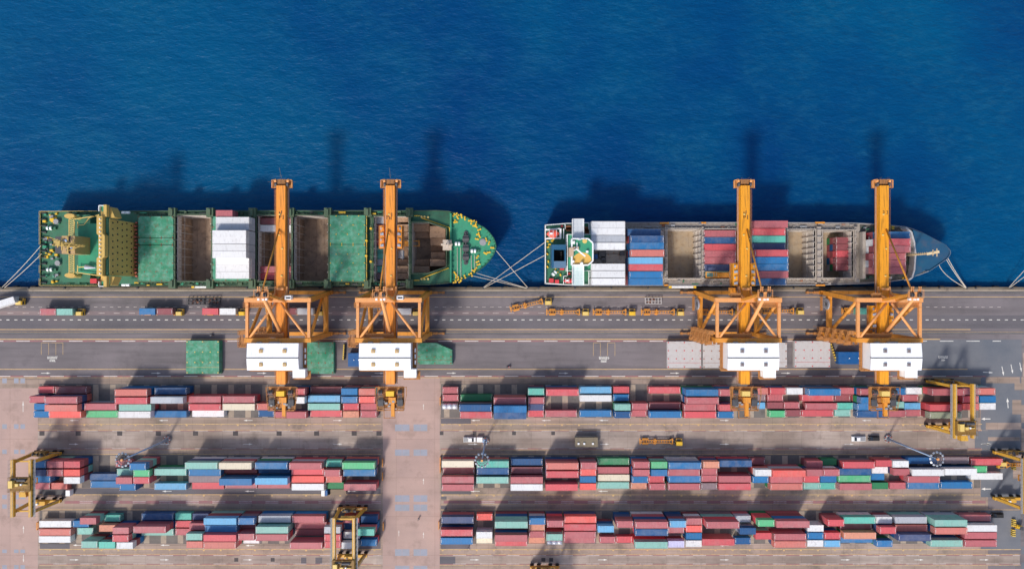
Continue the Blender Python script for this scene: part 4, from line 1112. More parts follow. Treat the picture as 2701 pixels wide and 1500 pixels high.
Y2 = """70|1 65 405 170 b 3;1 430 770 170 p 3;1 790 1130 170 r 3;2 430 765 345 p;2 790 1130 345 o;2 75 410 345 v;3 165 505 480 b;3 790 1135 505 w;4 160 500 625 p;4 525 865 625 s;3 1350 2010 435 B;4 1360 2030 590 b;1 1890 2230 185 p 1;1 2190 2525 215 b;2 1920 2255 300 t;3 1895 2240 505 p;4 1980 2310 650 b
380|2 -226 110 355 g;3 -230 110 505 r;2 215 895 330 t;4 215 900 635 k 1;1 865 1555 195 t;1 1580 2285 200 c;2 945 1630 340 b;3 940 1640 480 u;4 1020 1690 620 r;3 1590 2285 540 b;4 1720 2400 605 p;2 1710 2400 285 m
690|1 -145 550 195 b;3 -145 550 525 k;4 -75 590 605 p;2 -75 620 285 B;1 580 1280 205 p;2 635 1315 318 r;3 635 1325 480 o;4 630 1330 645 w;1 1365 1700 150 T;2 1330 1660 350 p;3 1365 1700 480 s;4 1405 1740 615 G;1 1715 2395 195 g;2 1725 2420 345 b;4 1745 2430 650 p
1150|1 115 810 160 c;2 145 815 300 m;3 120 805 495 p;4 125 805 660 p;1 860 1550 165 T;2 870 1545 310 B;3 855 1540 500 t;1 1590 2260 115 B;2 1590 2260 290 m;3 1585 2270 500 p;4 1580 2270 655 w
1460|1 -165 540 205 s;2 -160 535 380 r;4 -165 510 655 r;1 580 915 195 p;2 570 905 335 o;3 560 905 485 b;4 560 905 640 o;1 930 1610 105 G;2 930 1605 290 p;3 930 1620 450 c;4 930 1605 612 t;1 1700 2040 180 p;2 1700 2035 345 p;3 1675 2005 490 b;4 1645 1975 620 a;1 2070 2420 180 g;2 2080 2410 345 b;3 2020 2350 480 r;4 2040 2375 640 p
1770|1 -55 655 195 b;2 -60 605 340 p;3 -40 620 480 b;4 -50 615 640 p;1 685 1025 175 a;2 645 980 320 p;3 645 980 465 p;4 640 980 630 u;1 1035 1715 150 B;3 1010 1700 480 p;4 1015 1695 640 r;1 1660 2000 100 m;2 1785 2135 345 w;3 1730 2070 490 b
2080|2 -335 370 360 o;3 -380 300 490 p;4 -385 300 640 s;1 385 725 170 p;2 390 720 340 p;3 325 650 480 r;4 325 655 625 t;3 680 1015 480 b;4 680 1015 625 T;1 690 1020 115 G 1;2 745 1085 340 p;1 1150 1835 180 r;2 1085 1750 325 B;3 1065 1740 470 g;4 1070 1745 640 p;1 1855 2190 145 r;2 1770 2110 290 w;3 1700 2030 430 b;4 1780 2110 620 G;4 2150 2485 620 p;1 2215 2560 160 w;2 2235 2565 330 p
2380|1 60 740 85 B;1 745 1405 80 u;1 1460 2130 115 r;2 205 900 340 w;2 920 1615 330 w;2 1440 1785 270 g 1;3 1460 2130 415 w;3 120 795 485 p;4 100 800 620 b;4 825 1480 610 b"""
Y3 = """70|2 265 950 305 w;2 985 1320 300 b;3 265 935 480 s;4 250 940 630 w;3 1075 1420 455 t;1 1165 1500 240 p;1 1620 1965 180 T;2 1540 1880 395 a;2 1830 2165 445 p 3;3 1820 2165 620 r 3;4 1905 2260 760 w;4 1165 1500 740 t;4 1530 1880 740 T
380|2 -235 465 425 p;3 -60 630 477 t;1 -60 620 150 B;1 665 1000 145 T;2 665 1000 305 r;3 665 1000 470 p;1 1025 1370 150 v;2 985 1320 355 p;3 900 1235 575 t;4 905 1235 740 s;1 1265 1955 250 k;2 1265 1960 410 b;3 1260 1950 595 r;4 1255 1950 755 s;1 2000 2335 245 b;3 2000 2335 580 p;2 2030 2370 330 m;4 2110 2445 645 w
690|1 -65 615 200 y;2 -130 565 430 t;3 -125 560 590 p;1 645 1330 205 p;2 700 1380 330 p;3 710 1390 480 m;4 600 1285 765 p;2 1335 1675 430 y;3 1325 1675 595 r;4 1340 1670 740 r;1 1735 2065 210 p;2 1740 2080 345 B;3 1735 2080 540 w;4 1700 2040 760 w;1 2110 2450 205 B;2 2045 2390 480 T;4 2105 2440 700 b
1150|1 110 800 220 v;3 85 790 490 r 2;4 85 790 665 b 2;1 865 1195 155 o;3 855 1195 540 w;4 860 1195 645 c;1 1245 1950 320 t;3 1245 1945 605 p;4 1250 1940 700 r;1 1985 2315 245 b;2 1975 2305 370 a;3 1980 2300 525 p;4 1980 2300 645 a
1460|1 -130 205 300 p;3 -150 190 585 t;1 225 915 210 o;2 220 905 375 r;3 215 900 535 p;4 220 880 640 p;2 935 1290 410 k;4 980 1315 640 p;1 1345 1690 310 p;4 1345 1690 635 r;1 1735 2440 325 p;2 1735 2435 480 B;4 1715 2410 750 t
1770|1 -25 315 305 k;2 -60 275 425 p;4 -60 280 730 l;1 325 655 250 p;2 315 660 405 o;3 320 650 560 b;4 305 660 720 w;1 755 1450 325 p;4 670 1340 690 r;1 1355 1690 195 y;1 1855 2190 285 g;2 1465 1795 455 B;4 1360 1690 665 B;3 1800 2130 560 r
2080|1 -245 440 310 p;3 -310 380 580 p;4 -310 380 735 s;2 405 745 395 w;3 400 745 555 b;4 400 740 715 w;1 840 1180 280 r;3 770 1100 555 r;4 770 1090 720 k;1 1160 1845 225 T;2 1090 1770 350 m;3 1170 1865 575 a;4 1110 1785 610 b;1 1860 2200 220 w;2 1940 2285 440 r;4 1870 2210 720 b
2380|1 -160 525 220 y;2 -150 535 390 s;3 -75 610 595 v;1 690 1380 285 t;2 695 1385 450 s;1 1200 1890 175 p;2 1330 2015 395 w;3 1330 2005 550 p;4 1330 2005 715 p;4 600 1280 715 t"""
LANE0 = {1: [135, 302, 464, 628], 2: [80, 236, 400, 566], 3: [108, 275, 440, 592]}
OY = {1: 1000, 2: 1195, 3: 1335}
class Stk: pass
stacks = []
for row, txt in ((1, Y1), (2, Y2), (3, Y3)):
    for ln_ in txt.split('\n'):
        ox, rest = ln_.split('|'); ox = float(ox)
        for it in rest.split(';'):
            f = it.split(); s = Stk(); s.row = row; s.lane = int(f[0]); xa, xb, yt = map(float, f[1:4]); s.c = f[4]
            s.size = 'L' if xb-xa > 480 else 'S'; s.L = 12.19 if s.size == 'L' else 6.06; s.h = 2.9 if s.size == 'L' else 2.59
            pyt = OY[row] + yt/8.05; pyb = OY[row] + LANE0[row][s.lane-1]/8.05
            if len(f) > 5: s.n = int(f[5])
            else:
                s.n = min(range(1, 5), key=lambda k: abs(750 + (pyb-750)*H/(H-s.h*k) - pyt))
            zt = s.n*s.h; q = P(ox + (xa+xb)/2/8.05, pyt, zt)
            s.x = q.x; s.y = q.y - 1.22; s.x0 = q.x; s.y0 = s.y; s.block = (row, 'left' if ox + xa/8.05 < 1080 else 'right'); s.px = ox + (xa+xb)/2/8.05
            stacks.append(s)
# settle stacks so that no two share the same ground
for _ in range(60):
    moved = False
    for i, a in enumerate(stacks):
        for b_ in stacks[i+1:]:
            if a.block != b_.block: continue
            ox_ = (a.L+b_.L)/2 + 0.06 - abs(a.x-b_.x); oy_ = 2.44 + 0.06 - abs(a.y-b_.y)
            if ox_ > 0 and oy_ > 0:
                moved = True
                if oy_ < ox_:
                    d = oy_/2*(1 if a.y > b_.y else -1); a.y += d; b_.y -= d
                else:
                    d = ox_/2*(1 if a.x > b_.x else -1); a.x += d; b_.x -= d
    if not moved: break
big_ = [(round(math.hypot(s.x-s.x0, s.y-s.y0),1), s.block, s.lane, round(s.px)) for s in stacks if math.hypot(s.x-s.x0, s.y-s.y0) > 1.2]
if big_: print('MOVED', big_)
LANES = {1: 'quay-side lane', 2: 'second lane', 3: 'third lane', 4: 'landward lane'}
BLK = {(1,'left'): 'first left block', (1,'right'): 'first right block', (2,'left'): 'middle left block', (2,'right'): 'middle right block', (3,'left'): 'last left block', (3,'right'): 'last right block'}
ORD = ['first','second','third','fourth','fifth','sixth','seventh','eighth','ninth','tenth','eleventh','twelfth','thirteenth','fourteenth','fifteenth','sixteenth','seventeenth','eighteenth','nineteenth','twentieth']+['%dst'%k if k%10==1 else '%dth'%k for k in range(21,40)]
from collections import defaultdict
lanes = defaultdict(list)
for s in stacks: lanes[s.block, s.lane].append(s)
used = defaultdict(list)
for (blk, ln_), L_ in lanes.items():
    L_.sort(key=lambda s: s.x)
    for i, s in enumerate(L_):
        sz = 'long' if s.size == 'L' else 'short'; cn = PAL[s.c][1]
        if i == 0: nb = 'at its left end'
        elif i == len(L_)-1: nb = 'at its right end'
        else: nb = 'between %s and %s' % (PAL[L_[i-1].c][1], PAL[L_[i+1].c][1])
        s.label = '%s %s container, %s of %s, %s' % (sz, cn, LANES[ln_], BLK[blk], nb)
        s.alt = '%s %s container, %s of %s, %s from its left end' % (sz, cn, LANES[ln_], BLK[blk], ORD[i])
        used[s.label].append(s)
for s in stacks:
    lab = s.label if len(used[s.label]) == 1 and len(s.label.split()) <= 16 else s.alt
    o = container(s.x, s.y, (s.n-1)*s.h, s.size, s.c); o['label'] = lab; o['group'] = 'containers stacked in the yard blocks'
    for k in range(s.n-1): lower(s.x, s.y, k*s.h, s.L, s.h)

# containers aboard the ships: x0 x1 ytop ybottom ztop tiers colour size
def aboard(lst, where):
    n_ = len(lst)
    for i, (x0, y0, y1, zt, tiers, ck, size) in enumerate(lst):
        L = 12.19 if size == 'L' else 6.06; h = 2.9 if size == 'L' else 2.59
        q = P(x0, (y0+y1)/2, zt); cx, cy = q.x, q.y
        o = container(cx, cy, zt-h, size, ck)
        side = 'nearest the open sea' if i == 0 else ('nearest the quay' if i == n_-1 else ORD[i] + ' from the sea')
        o['label'] = '%s %s container in %s, %s' % ('long' if size == 'L' else 'short', PAL[ck][1], where, side)
        o['group'] = 'containers aboard the ships'
        for k in range(1, tiers): lower(cx, cy, zt-h*(k+1), L, h, 'y' if ck in 'wy' else None)
A_ = []
for k, (ya, yb_, up) in enumerate(((573,589.5,0),(589.5,606.5,0),(607.5,625,1),(625,643,1),(644,662,1),(662,681,1),(681.5,698.5,0),(699,716.5,0),(717,734.5,0))):
    x = 604.5 if up in (1,) else 613
    A_.append((x, ya, yb_, 18.0 if up else 14.85, 3 if up else 2, 'w' if k != 1 else 'y', 'L'))
aboard(A_, "the green ship's white stack")
aboard([(591, 555, 571.5, 14.4, 2, 'p', 'S')], "the green ship's rail")
aboard([(725,573.5,593,5.2,4,'m','L'),(725,593,611,5.2,4,'w','L'),(725,702,719,5.0,4,'p','L'),(725,720,737.5,5.0,4,'r','L')], "the green ship's open hold")
aboard([(1013,573,590,3.6,3,'y','S'),(1013,592,609,3.4,3,'m','S'),(1013,630,647,2.6,3,'r','S'),(1014,649,665,2.2,3,'T','S'),(1014,666,683,2.2,3,'T','S'),(1014,684,700,2.4,3,'y','S'),(1014,701.5,718.5,3.0,3,'T','S'),(1014,720,736.5,3.2,3,'u','S')], "the green ship's foremost hold")
aboard([(1604.5,584,601.2,17.2,3,'w','L'),(1604.5,602,619.6,17.2,3,'w','L'),(1604.5,620.5,638.8,17.2,3,'y','L'),(1604.5,639.6,658.6,17.2,3,'w','L'),(1604.5,695.6,713,17.2,3,'w','L'),(1604.5,714,732.6,17.2,3,'w','L'),(1604.5,733.6,752,17.2,3,'w','L')], "the blue ship's white bay")
aboard([(1699,604.5,621,14.1,2,'B','L'),(1707,621.5,639.2,17.0,3,'B','L'),(1707,640,657,17.0,3,'b','L'),(1708,658.6,676.4,17.0,3,'s','L'),(1704,679,695.5,16.0,3,'k','L'),(1704,697,714,16.0,3,'r','L'),(1704,716,733.4,16.0,3,'b','L'),(1704,734.6,752,16.0,3,'b','L')], "the blue ship's mixed bay")
aboard([(1899,607.5,624.5,8.0,3,'p','L'),(1899,625.3,642.3,8.0,3,'B','L'),(1899,643.6,660.4,8.0,3,'r','L'),(1899,661.2,678.2,8.0,3,'p','L'),(1899,679,696,8.0,3,'p','L'),(1899,697,714.5,8.0,3,'v','L'),(1899,716,732,6.5,3,'t','L')], "the blue ship's low bay")
aboard([(2034,582,600,17.4,3,'p','L'),(2028,603.2,620.5,14.6,2,'r','L'),(2028,622,639.4,14.6,2,'T','L'),(2028,640.8,658,14.0,2,'v','L'),(2035,658.8,676.2,17.4,3,'r','L'),(2035,677.6,695.4,17.4,3,'b','L'),(2035,696,714,17.4,3,'b','L'),(2035,715,732.8,17.4,3,'p','L'),(2030,733.8,751.6,14.6,2,'B','L')], "the blue ship's tall bay")
aboard([(2226,625.5,642.5,4.4,4,'m','S'),(2226,643.2,660.3,4.4,4,'m','S'),(2226,661,678,4.4,4,'r','S'),(2226,679,696,4.4,4,'m','S'),(2226,697,713.6,4.4,4,'m','S')], "the blue ship's second forward hold")
aboard([(2357,611,628,14.6,3,'b','L'),(2358,629,647,17.0,3,'r','L'),(2358,648,665.5,17.0,3,'p','L'),(2346,667.5,685,14.6,3,'p','L'),(2346,686,703.5,14.6,3,'p','L'),(2346,704.5,721.5,14.6,3,'p','L')], "the blue ship's foremost bay")
# only the 290 boxes that show largest stay single things; the smallest join the rest
KEEP = 285
small = sorted([r_ for r_ in REC if r_[1] == 'S'], key=lambda r_: r_[2] + 0.4*abs(r_[0].location.y + 70)/50)
for (o, size, z) in small[:max(0, len(REC) - KEEP)]:
    me = o.data; mat_ = Matrix.Translation(o.location) @ Matrix.Rotation(o.rotation_euler.z, 4, 'Z')
    c = tuple(o.color); vs = [mat_ @ v.co for v in me.vertices]
    base_i = len(LOWER.v); LOWER.v += [tuple(v) for v in vs]
    for pgn in me.polygons:
        LOWER.f.append([base_i + i for i in pgn.vertices]); LOWER.m.append(pgn.material_index); LOWER.c.append(c)
    bpy.data.objects.remove(o)
st = LOWER.build('shipping_containers', [M['stack'], M['cast']])
tag(st, 'remaining short boxes and lower tiers filling the stacks under the single containers', 'containers', 'containers stacked in the yard blocks', 'stuff')

# tank containers
def tank_container(px, py, zt, L, label):
    q = P(px, py, zt); o = empty('tank_container', (q.x, q.y, zt-2.59), 0, label, 'tank container', 'tank containers in the yard')
    b = MB()
    for k, (a, c) in enumerate(((-L/2+0.15,-L/6-0.04),(-L/6+0.04,L/6-0.04),(L/6+0.04,L/2-0.15))): b.tube((a,0,1.35),(c,0,1.35),1.14,n=20)
    b.build('tank', M['tank'], o, True)
    b = MB()
    for sy in (-1.2,1.2):
        b.bar((-L/2,sy,0.08),(L/2,sy,0.08),0.14); 
        for sx in (-L/2+0.07,L/2-0.07): b.bar((sx,sy,0),(sx,sy,2.55),0.13)
    for sx in (-L/2+0.07,L/2-0.07):
        for zz in (0.1,2.5): b.bar((sx,-1.2,zz),(sx,1.2,zz),0.12)
    b.build('frame', M['grey'], o)
tank_container(1186, 1072, 2.6, 6.06, 'silver tank container with three bright bands near the central aisle')
tank_container(1463, 1430.5, 2.6, 6.06, 'dazzling white tank container low in the landward lane of the last block')

# ------------------------------------------------------------------ ship-to-shore cranes
QYS, QYL = P(0, 771.3).y, P(0, 878.6).y          # rails
def text_mesh(name, txt, size, mat, parent, loc, rz=0.0):
    cu = bpy.data.curves.new(name, 'FONT'); cu.body = txt; cu.size = size; cu.align_x = 'CENTER'; cu.align_y = 'CENTER'; cu.extrude = 0.01
    to = bpy.data.objects.new(name, cu); COL.objects.link(to)
    dg = bpy.context.evaluated_depsgraph_get(); me = bpy.data.meshes.new_from_object(to.evaluated_get(dg))
    bpy.data.objects.remove(to); me.materials.clear(); me.materials.append(mat)
    o = bpy.data.objects.new(name, me); COL.objects.link(o); o.parent = parent; o.location = loc; o.rotation_euler = (0,0,rz); return o
M['worn_black'] = paint('worn_black_marking', lin(58, 46, 34), 0.7, 0.3, None, 1)

def sts(cx, kind, label, trolley_py, boom_mat, spreader=None, number=None):
    s = 1 if kind == 'A' else -1          # stair and cab side
    o = empty('ship_to_shore_crane', (cx, 0, 0), 0, label, 'crane', 'ship-to-shore cranes on the quay')
    LX = 10.7; YS, YL = QYS, QYL; YST, YLT = -5.4, -19.3; ZT = 28.0
    OR, OP, OD = M['orange'], M['orange_pale'], M['orange_dark']
    # bogies and sill beams
    for yy in (YS, YL):
        b = MB(); b.box(-LX-1.2, yy-0.7, 1.5, LX+1.2, yy+0.7, 3.1); b.build('sill_beam', OR, o)
        for sx in (-1, 1):
            b = MB()
            for k in (-2.4,-0.9,0.9,2.4): b.tube((sx*LX+k,yy-0.3,0.45),(sx*LX+k,yy+0.3,0.45),0.42,n=10,mi=1)
            b.box(sx*LX-3.2,yy-0.5,0.5,sx*LX+3.2,yy+0.5,1.45,0); b.bar((sx*(LX+3.2),yy,1.0),(sx*(LX+5.4),yy,1.0),0.5,0.5,0); b.box(sx*(LX+5.0),yy-0.5,0.3,sx*(LX+5.9),yy+0.5,1.3,0)
            b.build('bogie', [OD, M['grey_dark']], o)
    for sx in (-1, 1):
        b = MB(); b.bar((sx*LX,YS,3.0),(sx*LX,YST,ZT),1.5,1.6); b.build('leg', OR, o)
        b = MB(); b.bar((sx*LX,YL,3.0),(sx*LX,YLT,ZT),1.5,1.6); b.build('leg', OR, o)
        b = MB(); b.bar((sx*LX,YS-1.1,7.2),(sx*LX,YL+0.8,7.2),1.5,1.7); b.build('portal_beam', OR, o)
        b = MB(); b.bar((sx*LX,YST-0.9,ZT+0.2),(sx*LX,YLT+0.9,ZT+0.2),0.95,1.0); b.build('upper_side_beam', OP, o)
        b = MB()
        if kind == 'A':
            ym = YS + (YST-YS)*0.38; b.tube((sx*LX,ym-0.4,11.5),(sx*LX,YLT+0.8,ZT-1.0),0.55,n=10); b.tube((sx*LX,ym-0.4,11.5),(sx*LX,YL+0.7,6.5),0.5,n=10)
        else:
            b.tube((sx*LX,YST-0.7,ZT-0.8),(sx*LX,YL+0.7,7.0),0.6,n=10)
        b.build('diagonal_brace', OR, o, True)
        b = MB(); b.tube((sx*0.9,YST-1.0,ZT+0.4),(sx*(LX-0.8),YLT+0.9,ZT+0.1),0.45,n=10); b.build('plan_brace', OP, o, True)
    b = MB(); b.box(-LX-0.8,YST-0.75,ZT-0.6,LX+0.8,YST+0.75,ZT+1.0); b.build('upper_cross_beam', OP, o)
    b = MB(); b.box(-LX-0.8,YLT-0.75,ZT-0.6,LX+0.8,YLT+0.75,ZT+0.8); b.build('upper_cross_beam', OR, o)
    # boom
    ZBT = 25.5; y0, y1 = -34.9, 34.6
    b = MB(); b.prism([(-1.55,y0),(1.55,y0),(1.55,y1),(-1.55,y1)], ZBT-2.4, ZBT, 0)
    for k in range(18):
        yy = y0 + (y1-y0)*k/17; b.box(-1.56,yy-0.05,ZBT+0.002,1.56,yy+0.05,ZBT+0.03,0)
    for q in ((-0.6, 17.3), (0.55, 12.5), (0.3, 3.0), (-0.4, 24.5)): b.box(q[0]-0.3,q[1]-0.25,ZBT+0.005,q[0]+0.3,q[1]+0.25,ZBT+0.3,1)
    b.build('boom', [boom_mat, M['yellow_pale']], o)
    for sx in (-1, 1):
        b = MB(); b.box(sx*1.56,y0,ZBT-2.3,sx*2.2,y1,ZBT-2.0,0); b.bar((sx*1.95,y0,ZBT-1.93),(sx*1.95,y1,ZBT-1.93),0.12,0.14,1)
        b.build('trolley_rail', [OD if sx == s else OR, M['steel']], o)
    b = MB()
    for sx in (-1,): b.rail([(sx*2.6*s, y0), (sx*2.6*s, y1-1.2)], ZBT-1.9, 1.0, 0.05, 3.2)
    b.bar((-2.35*s,y0,ZBT-1.95),(-2.35*s,y1-1,ZBT-1.95),0.45,0.06); b.build('boom_walkway', OD, o)
    # tip
    b = MB(); b.box(-3.5,34.0,ZBT-2.2,3.5,36.7,ZBT-1.9,1)
    b.rail([(-3.5,34.0),(-3.5,36.7),(3.5,36.7),(3.5,34.0)], ZBT-1.9, 1.1, 0.16, 1.4, 0)
    for sx in (-1, 1):
        b.tube((sx*2.4,35.2,ZBT-1.0),(sx*1.7,35.2,ZBT-1.0),0.8,n=12,mi=2); b.tube((sx*2.6,36.3,ZBT-1.0),(sx*1.9,36.5,ZBT-1.0),0.7,n=12,mi=0)
    b.box(-1.4,35.3,ZBT-1.9,1.4,36.9,ZBT-0.5,1)
    for k in range(6): b.bar((-1.4+k*0.5,35.2,ZBT-0.45),(-1.4+k*0.5,37.0,ZBT-0.45),0.08,0.08,2)
    if kind == 'A':
        b.bar((0,37.3,ZBT-0.6),(0,40.6,ZBT+1.6),0.12,0.12,2); b.bar((-4.8,36.0,ZBT-0.6),(-3.5,36.0,ZBT-0.6),0.15,0.15,2); b.bar((3.5,36.0,ZBT-0.6),(5.0,36.0,ZBT-0.6),0.15,0.15,2); b.bar((-0.5,38.2,ZBT),(0.5,38.2,ZBT),0.1,0.1,2)
    else:
        for sx in (-1.2,1.3): b.tube((sx,37.4,ZBT-1.9),(sx,37.4,ZBT+0.6),0.08,n=6,mi=2)
    b.build('boom_tip_platform', [OP, OD, M['grey_dark']], o)
    # A-frame and stays
    ZA = 43.2; YA = -3.3
    for sx in (-1, 1):
        b = MB(); b.bar((sx*2.3,YST,ZT+1.0),(sx*1.4,YA,ZA),0.9,0.8); b.build('a_frame_leg', OR, o)
    b = MB(); b.box(-2.1,YA-1.0,ZA-0.3,2.1,YA+0.9,ZA,0)
    for xx in (-1.5,-0.9,0.9,1.5): b.tube((xx-0.14,YA,ZA+0.6),(xx+0.14,YA,ZA+0.6),0.75,n=12,mi=1); b.bar((xx+0.25,YA+0.2,ZA),(xx+0.25,YA+2.6,ZA+0.4),0.3,0.35,0)
    b.rail([(-2.3,YA-1.2),(-2.3,YA+1.6),(2.3,YA+1.6),(2.3,YA-1.2)], ZA, 1.1, 0.08, 1.5, 0, True)
    for xx in (-1.3, 0.2, 1.2): b.box(xx-0.35,YA-1.9,ZA-1.2,xx+0.35,YA-1.1,ZA-0.2,2)
    b.build('apex_sheaves', [OP, M['grey_dark'], M['white']], o)
    b = MB(); b.tube((-0.35,YA,ZA-0.2),(-0.6*s,19.3,ZBT),0.28,n=8); b.build('forestay', OR, o, True)
    b = MB(); b.tube((0.2,YA-0.8,ZA-0.4),(0.1,-17.2,ZBT),0.62,n=10); b.box(-1.1,-18.0,ZBT,1.2,-16.6,ZBT+0.9); b.build('backstay', OP, o, True)
    b = MB()
    for xx in (-2.0,2.0): b.bar((xx,-3.2,ZBT-1.0),(xx*1.05,-5.0,ZT+3.0),0.7,0.8); b.bar((xx,-0.8,ZBT-0.5),(xx,-4.6,ZBT+0.6),0.5,0.7)
    b.box(-1.2,-2.0,ZBT,1.2,-1.2,ZBT+0.9); b.build('boom_hinge', OP, o)
    # walkways at the sea-side corner and along the rear beam
    b = MB(); X0, X1 = (-LX-1.2, -2.6) if s == 1 else (1.6, LX+1.0)
    b.box(X0,YST-2.6,ZT-0.3,X1,YST-0.8,ZT-0.2,0)
    b.rail([(X0,YST-0.8),(X0,YST-2.6),(X1,YST-2.6)], ZT-0.2, 1.1, 0.07, 1.3)
    for k in range(int((X1-X0)/0.8)): b.bar((X0+k*0.8,YST-2.6,ZT-0.17),(X0+k*0.8,YST-0.8,ZT-0.17),0.09,0.03)
    b.box(LX*-0.8,YLT+0.9,ZT-0.9,LX*0.15,YLT+2.3,ZT-0.8,0); b.rail([(-LX*0.8,YLT+2.3),(LX*0.15,YLT+2.3)], ZT-0.8, 1.1, 0.07, 1.2)
    for k in range(16): b.bar((-LX*0.8+k*0.66,YLT+0.9,ZT-0.77),(-LX*0.8+k*0.66,YLT+2.3,ZT-0.77),0.09,0.03)
    b.rail([(-2.4,-2.0),(-2.4,-5.0)], ZBT+0.2, 1.1, 0.07, 1.0); b.rail([(-6.0,YST+0.9),(-6.0,YST+2.4),(-2.4,YST+2.4)], ZT-0.2, 1.1, 0.07, 1.2); b.box(-6,YST+0.8,ZT-0.3,-2.4,YST+2.4,ZT-0.2)
    b.build('walkway', OD, o)
    # stairs
    b = MB(); sx0 = -LX - (1.2 if kind == 'A' else 1.3); nfl = 10; w = 1.0
    for k in range(nfl):
        z0 = 1.5 + k*2.6; z1 = z0+2.6; ya, yb_ = (YL-1.6, YL+2.2) if k % 2 else (YL+2.2, YL-1.6); xx = sx0 - 0.2 - (k % 2)*1.2
        for dx in (-w/2, w/2): b.bar((xx+dx,ya,z0),(xx+dx,yb_,z1),0.10,0.24); b.bar((xx+dx,ya,z0+1.0),(xx+dx,yb_,z1+1.0),0.07)
        for q in range(9): t = (q+0.5)/9; b.box(xx-w/2,ya+(yb_-ya)*t-0.12,z0+2.5*t,xx+w/2,ya+(yb_-ya)*t+0.12,z0+2.5*t+0.04)
        b.box(sx0-2.1,yb_-0.7,z1-0.06,sx0+0.5,yb_+0.7,z1); b.rail([(sx0-2.1,yb_-0.7),(sx0-2.1,yb_+0.7)], z1, 1.0, 0.06, 0.7)
    for xx in (sx0-2.1, sx0+0.5):
        for yy in (YL-2.2, YL+2.8): b.bar((xx,yy,1.5),(xx,yy,28),0.12)
    if kind == 'B':
        for k in range(6):
            z0 = 20 + k*1.3; x_ = sx0 + 0.8 + k*1.1
            b.box(x_,YLT-1.9,z0,x_+1.0,YLT+1.6,z0+0.08); b.rail([(x_,YLT-1.9),(x_+1.0,YLT-1.9)], z0, 1.0, 0.07, 0.5); b.bar((x_,YLT-1.9,z0),(x_+1.2,YLT+1.6,z0+1.3),0.1)
            b.bar((x_+0.5,YLT-1.9,z0+1.0),(x_+0.5,YLT+1.6,z0+1.0),0.09)
    else:
        b.rail([(sx0-2.4,YL-2.9),(sx0-2.4,YL+0.4)], 26.5, 1.1, 0.1, 0.8); b.box(sx0-2.4,YL-2.9,26.4,sx0,YL+0.4,26.5)
        b.rail([(sx0-2.4,YL-2.9),(sx0+1.2,YL-2.9)], 26.5, 1.1, 0.1, 0.8)
    b.build('stair_tower', OD, o)
    if kind == 'B':
        v = MB(); v.tube((-LX-1.25,-7.4,7.5),(-LX-0.85,-7.4,7.5),2.1,n=28,mi=0); v.tube((-LX-1.3,-7.4,7.5),(-LX-0.8,-7.4,7.5),0.5,n=12,mi=1)
        for k in range(12):
            a = 2*PI*k/12; v.bar((-LX-1.28,-7.4,7.5),(-LX-1.28,-7.4+2.0*math.cos(a),7.5+2.0*math.sin(a)),0.1,0.1,1)
        v.build('cable_reel', [M['steel'], M['grey_dark']], o)
        b = MB(); b.box(-LX-2.4,-9.9,5.0,-LX-1.5,-4.6,5.1); b.rail([(-LX-2.4,-9.9),(-LX-2.4,-4.6)], 5.1, 1.1, 0.08, 1.2); b.build('reel_platform', OD, o)
    # machinery house
    hx0, hx1 = (-9.3, 7.9) if kind == 'A' else (-7.9, 9.2); hy0, hy1 = -29.1, -20.2; ZF_, ZE = 26.0, 31.4
    b = MB(); b.box(hx0,hy0,ZF_,hx1,hy1,ZE-0.01,0)
    for k in range(8):
        xx = hx0 + (hx1-hx0)*(k+0.5)/8; b.box(xx-0.03,hy0-0.05,ZF_+0.1,xx+0.03,hy0,ZE-0.2,0)
    b.build('machinery_house', M['white'], o)
    b = MB(); ym = -25.0
    b.add([(hx0-0.2,hy1+0.15,ZE),(hx1+0.2,hy1+0.15,ZE),(hx1+0.2,ym+0.25,ZE+0.55),(hx0-0.2,ym+0.25,ZE+0.55)], [(3,2,1,0)], 0)
    b.add([(hx0-0.2,hy0-0.15,ZE),(hx1+0.2,hy0-0.15,ZE),(hx1+0.2,ym-0.25,ZE+0.55),(hx0-0.2,ym-0.25,ZE+0.55)], [(0,1,2,3)], 0)
    b.box(hx0-0.2,ym-0.25,ZE-0.1,hx1+0.2,ym+0.25,ZE+0.3,1)
    for k in range(1, 12):
        xx = hx0 + (hx1-hx0)*k/12
        b.bar((xx,hy1+0.1,ZE+0.02),(xx,ym+0.3,ZE+0.57),0.05,0.05,0); b.bar((xx,hy0-0.1,ZE+0.02),(xx,ym-0.3,ZE+0.57),0.05,0.05,0)
    b.build('house_roof', [M['roof_white'], M['grey']], o)
    tan = paint('tan_vent_cover' if kind == 'A' else 'brown_vent_cover', lin(190,160,128) if kind == 'A' else lin(124,108,108), 0.6, 0.3)
    for fx in (0.27, 0.74):
        for yy in (ym+2.3, ym-2.3):
            xx = hx0 + (hx1-hx0)*fx; b = MB(); b.box(xx-0.6,yy-0.6,ZE+0.1,xx+0.6,yy+0.6,ZE+0.75,0); b.box(xx-0.38,yy-0.38,ZE+0.751,xx+0.38,yy+0.38,ZE+0.85,1)
            b.build('roof_vent', [M['cream'] if kind == 'A' else M['grey'], tan], o)
    ax0 = 5.6 if kind == 'A' else 5.0
    b = MB(); b.box(ax0,hy0-2.9,ZF_+0.01,ax0+4.0,hy0-0.06,29.4); b.box(ax0-0.15,hy0-3.05,29.4,ax0+4.15,hy0-0.06,29.55); b.build('switch_room', M['white'], o)
    b = MB()
    for (xx, w_) in ((hx0+3.2,1.6),(hx0+8.5,3.6)): b.box(xx-w_/2,hy1+0.05,28.6,xx+w_/2,hy1+0.5,29.8)
    b.build_split('louvre', M['grey'], o)
    b = MB(); wz = ZF_-0.2
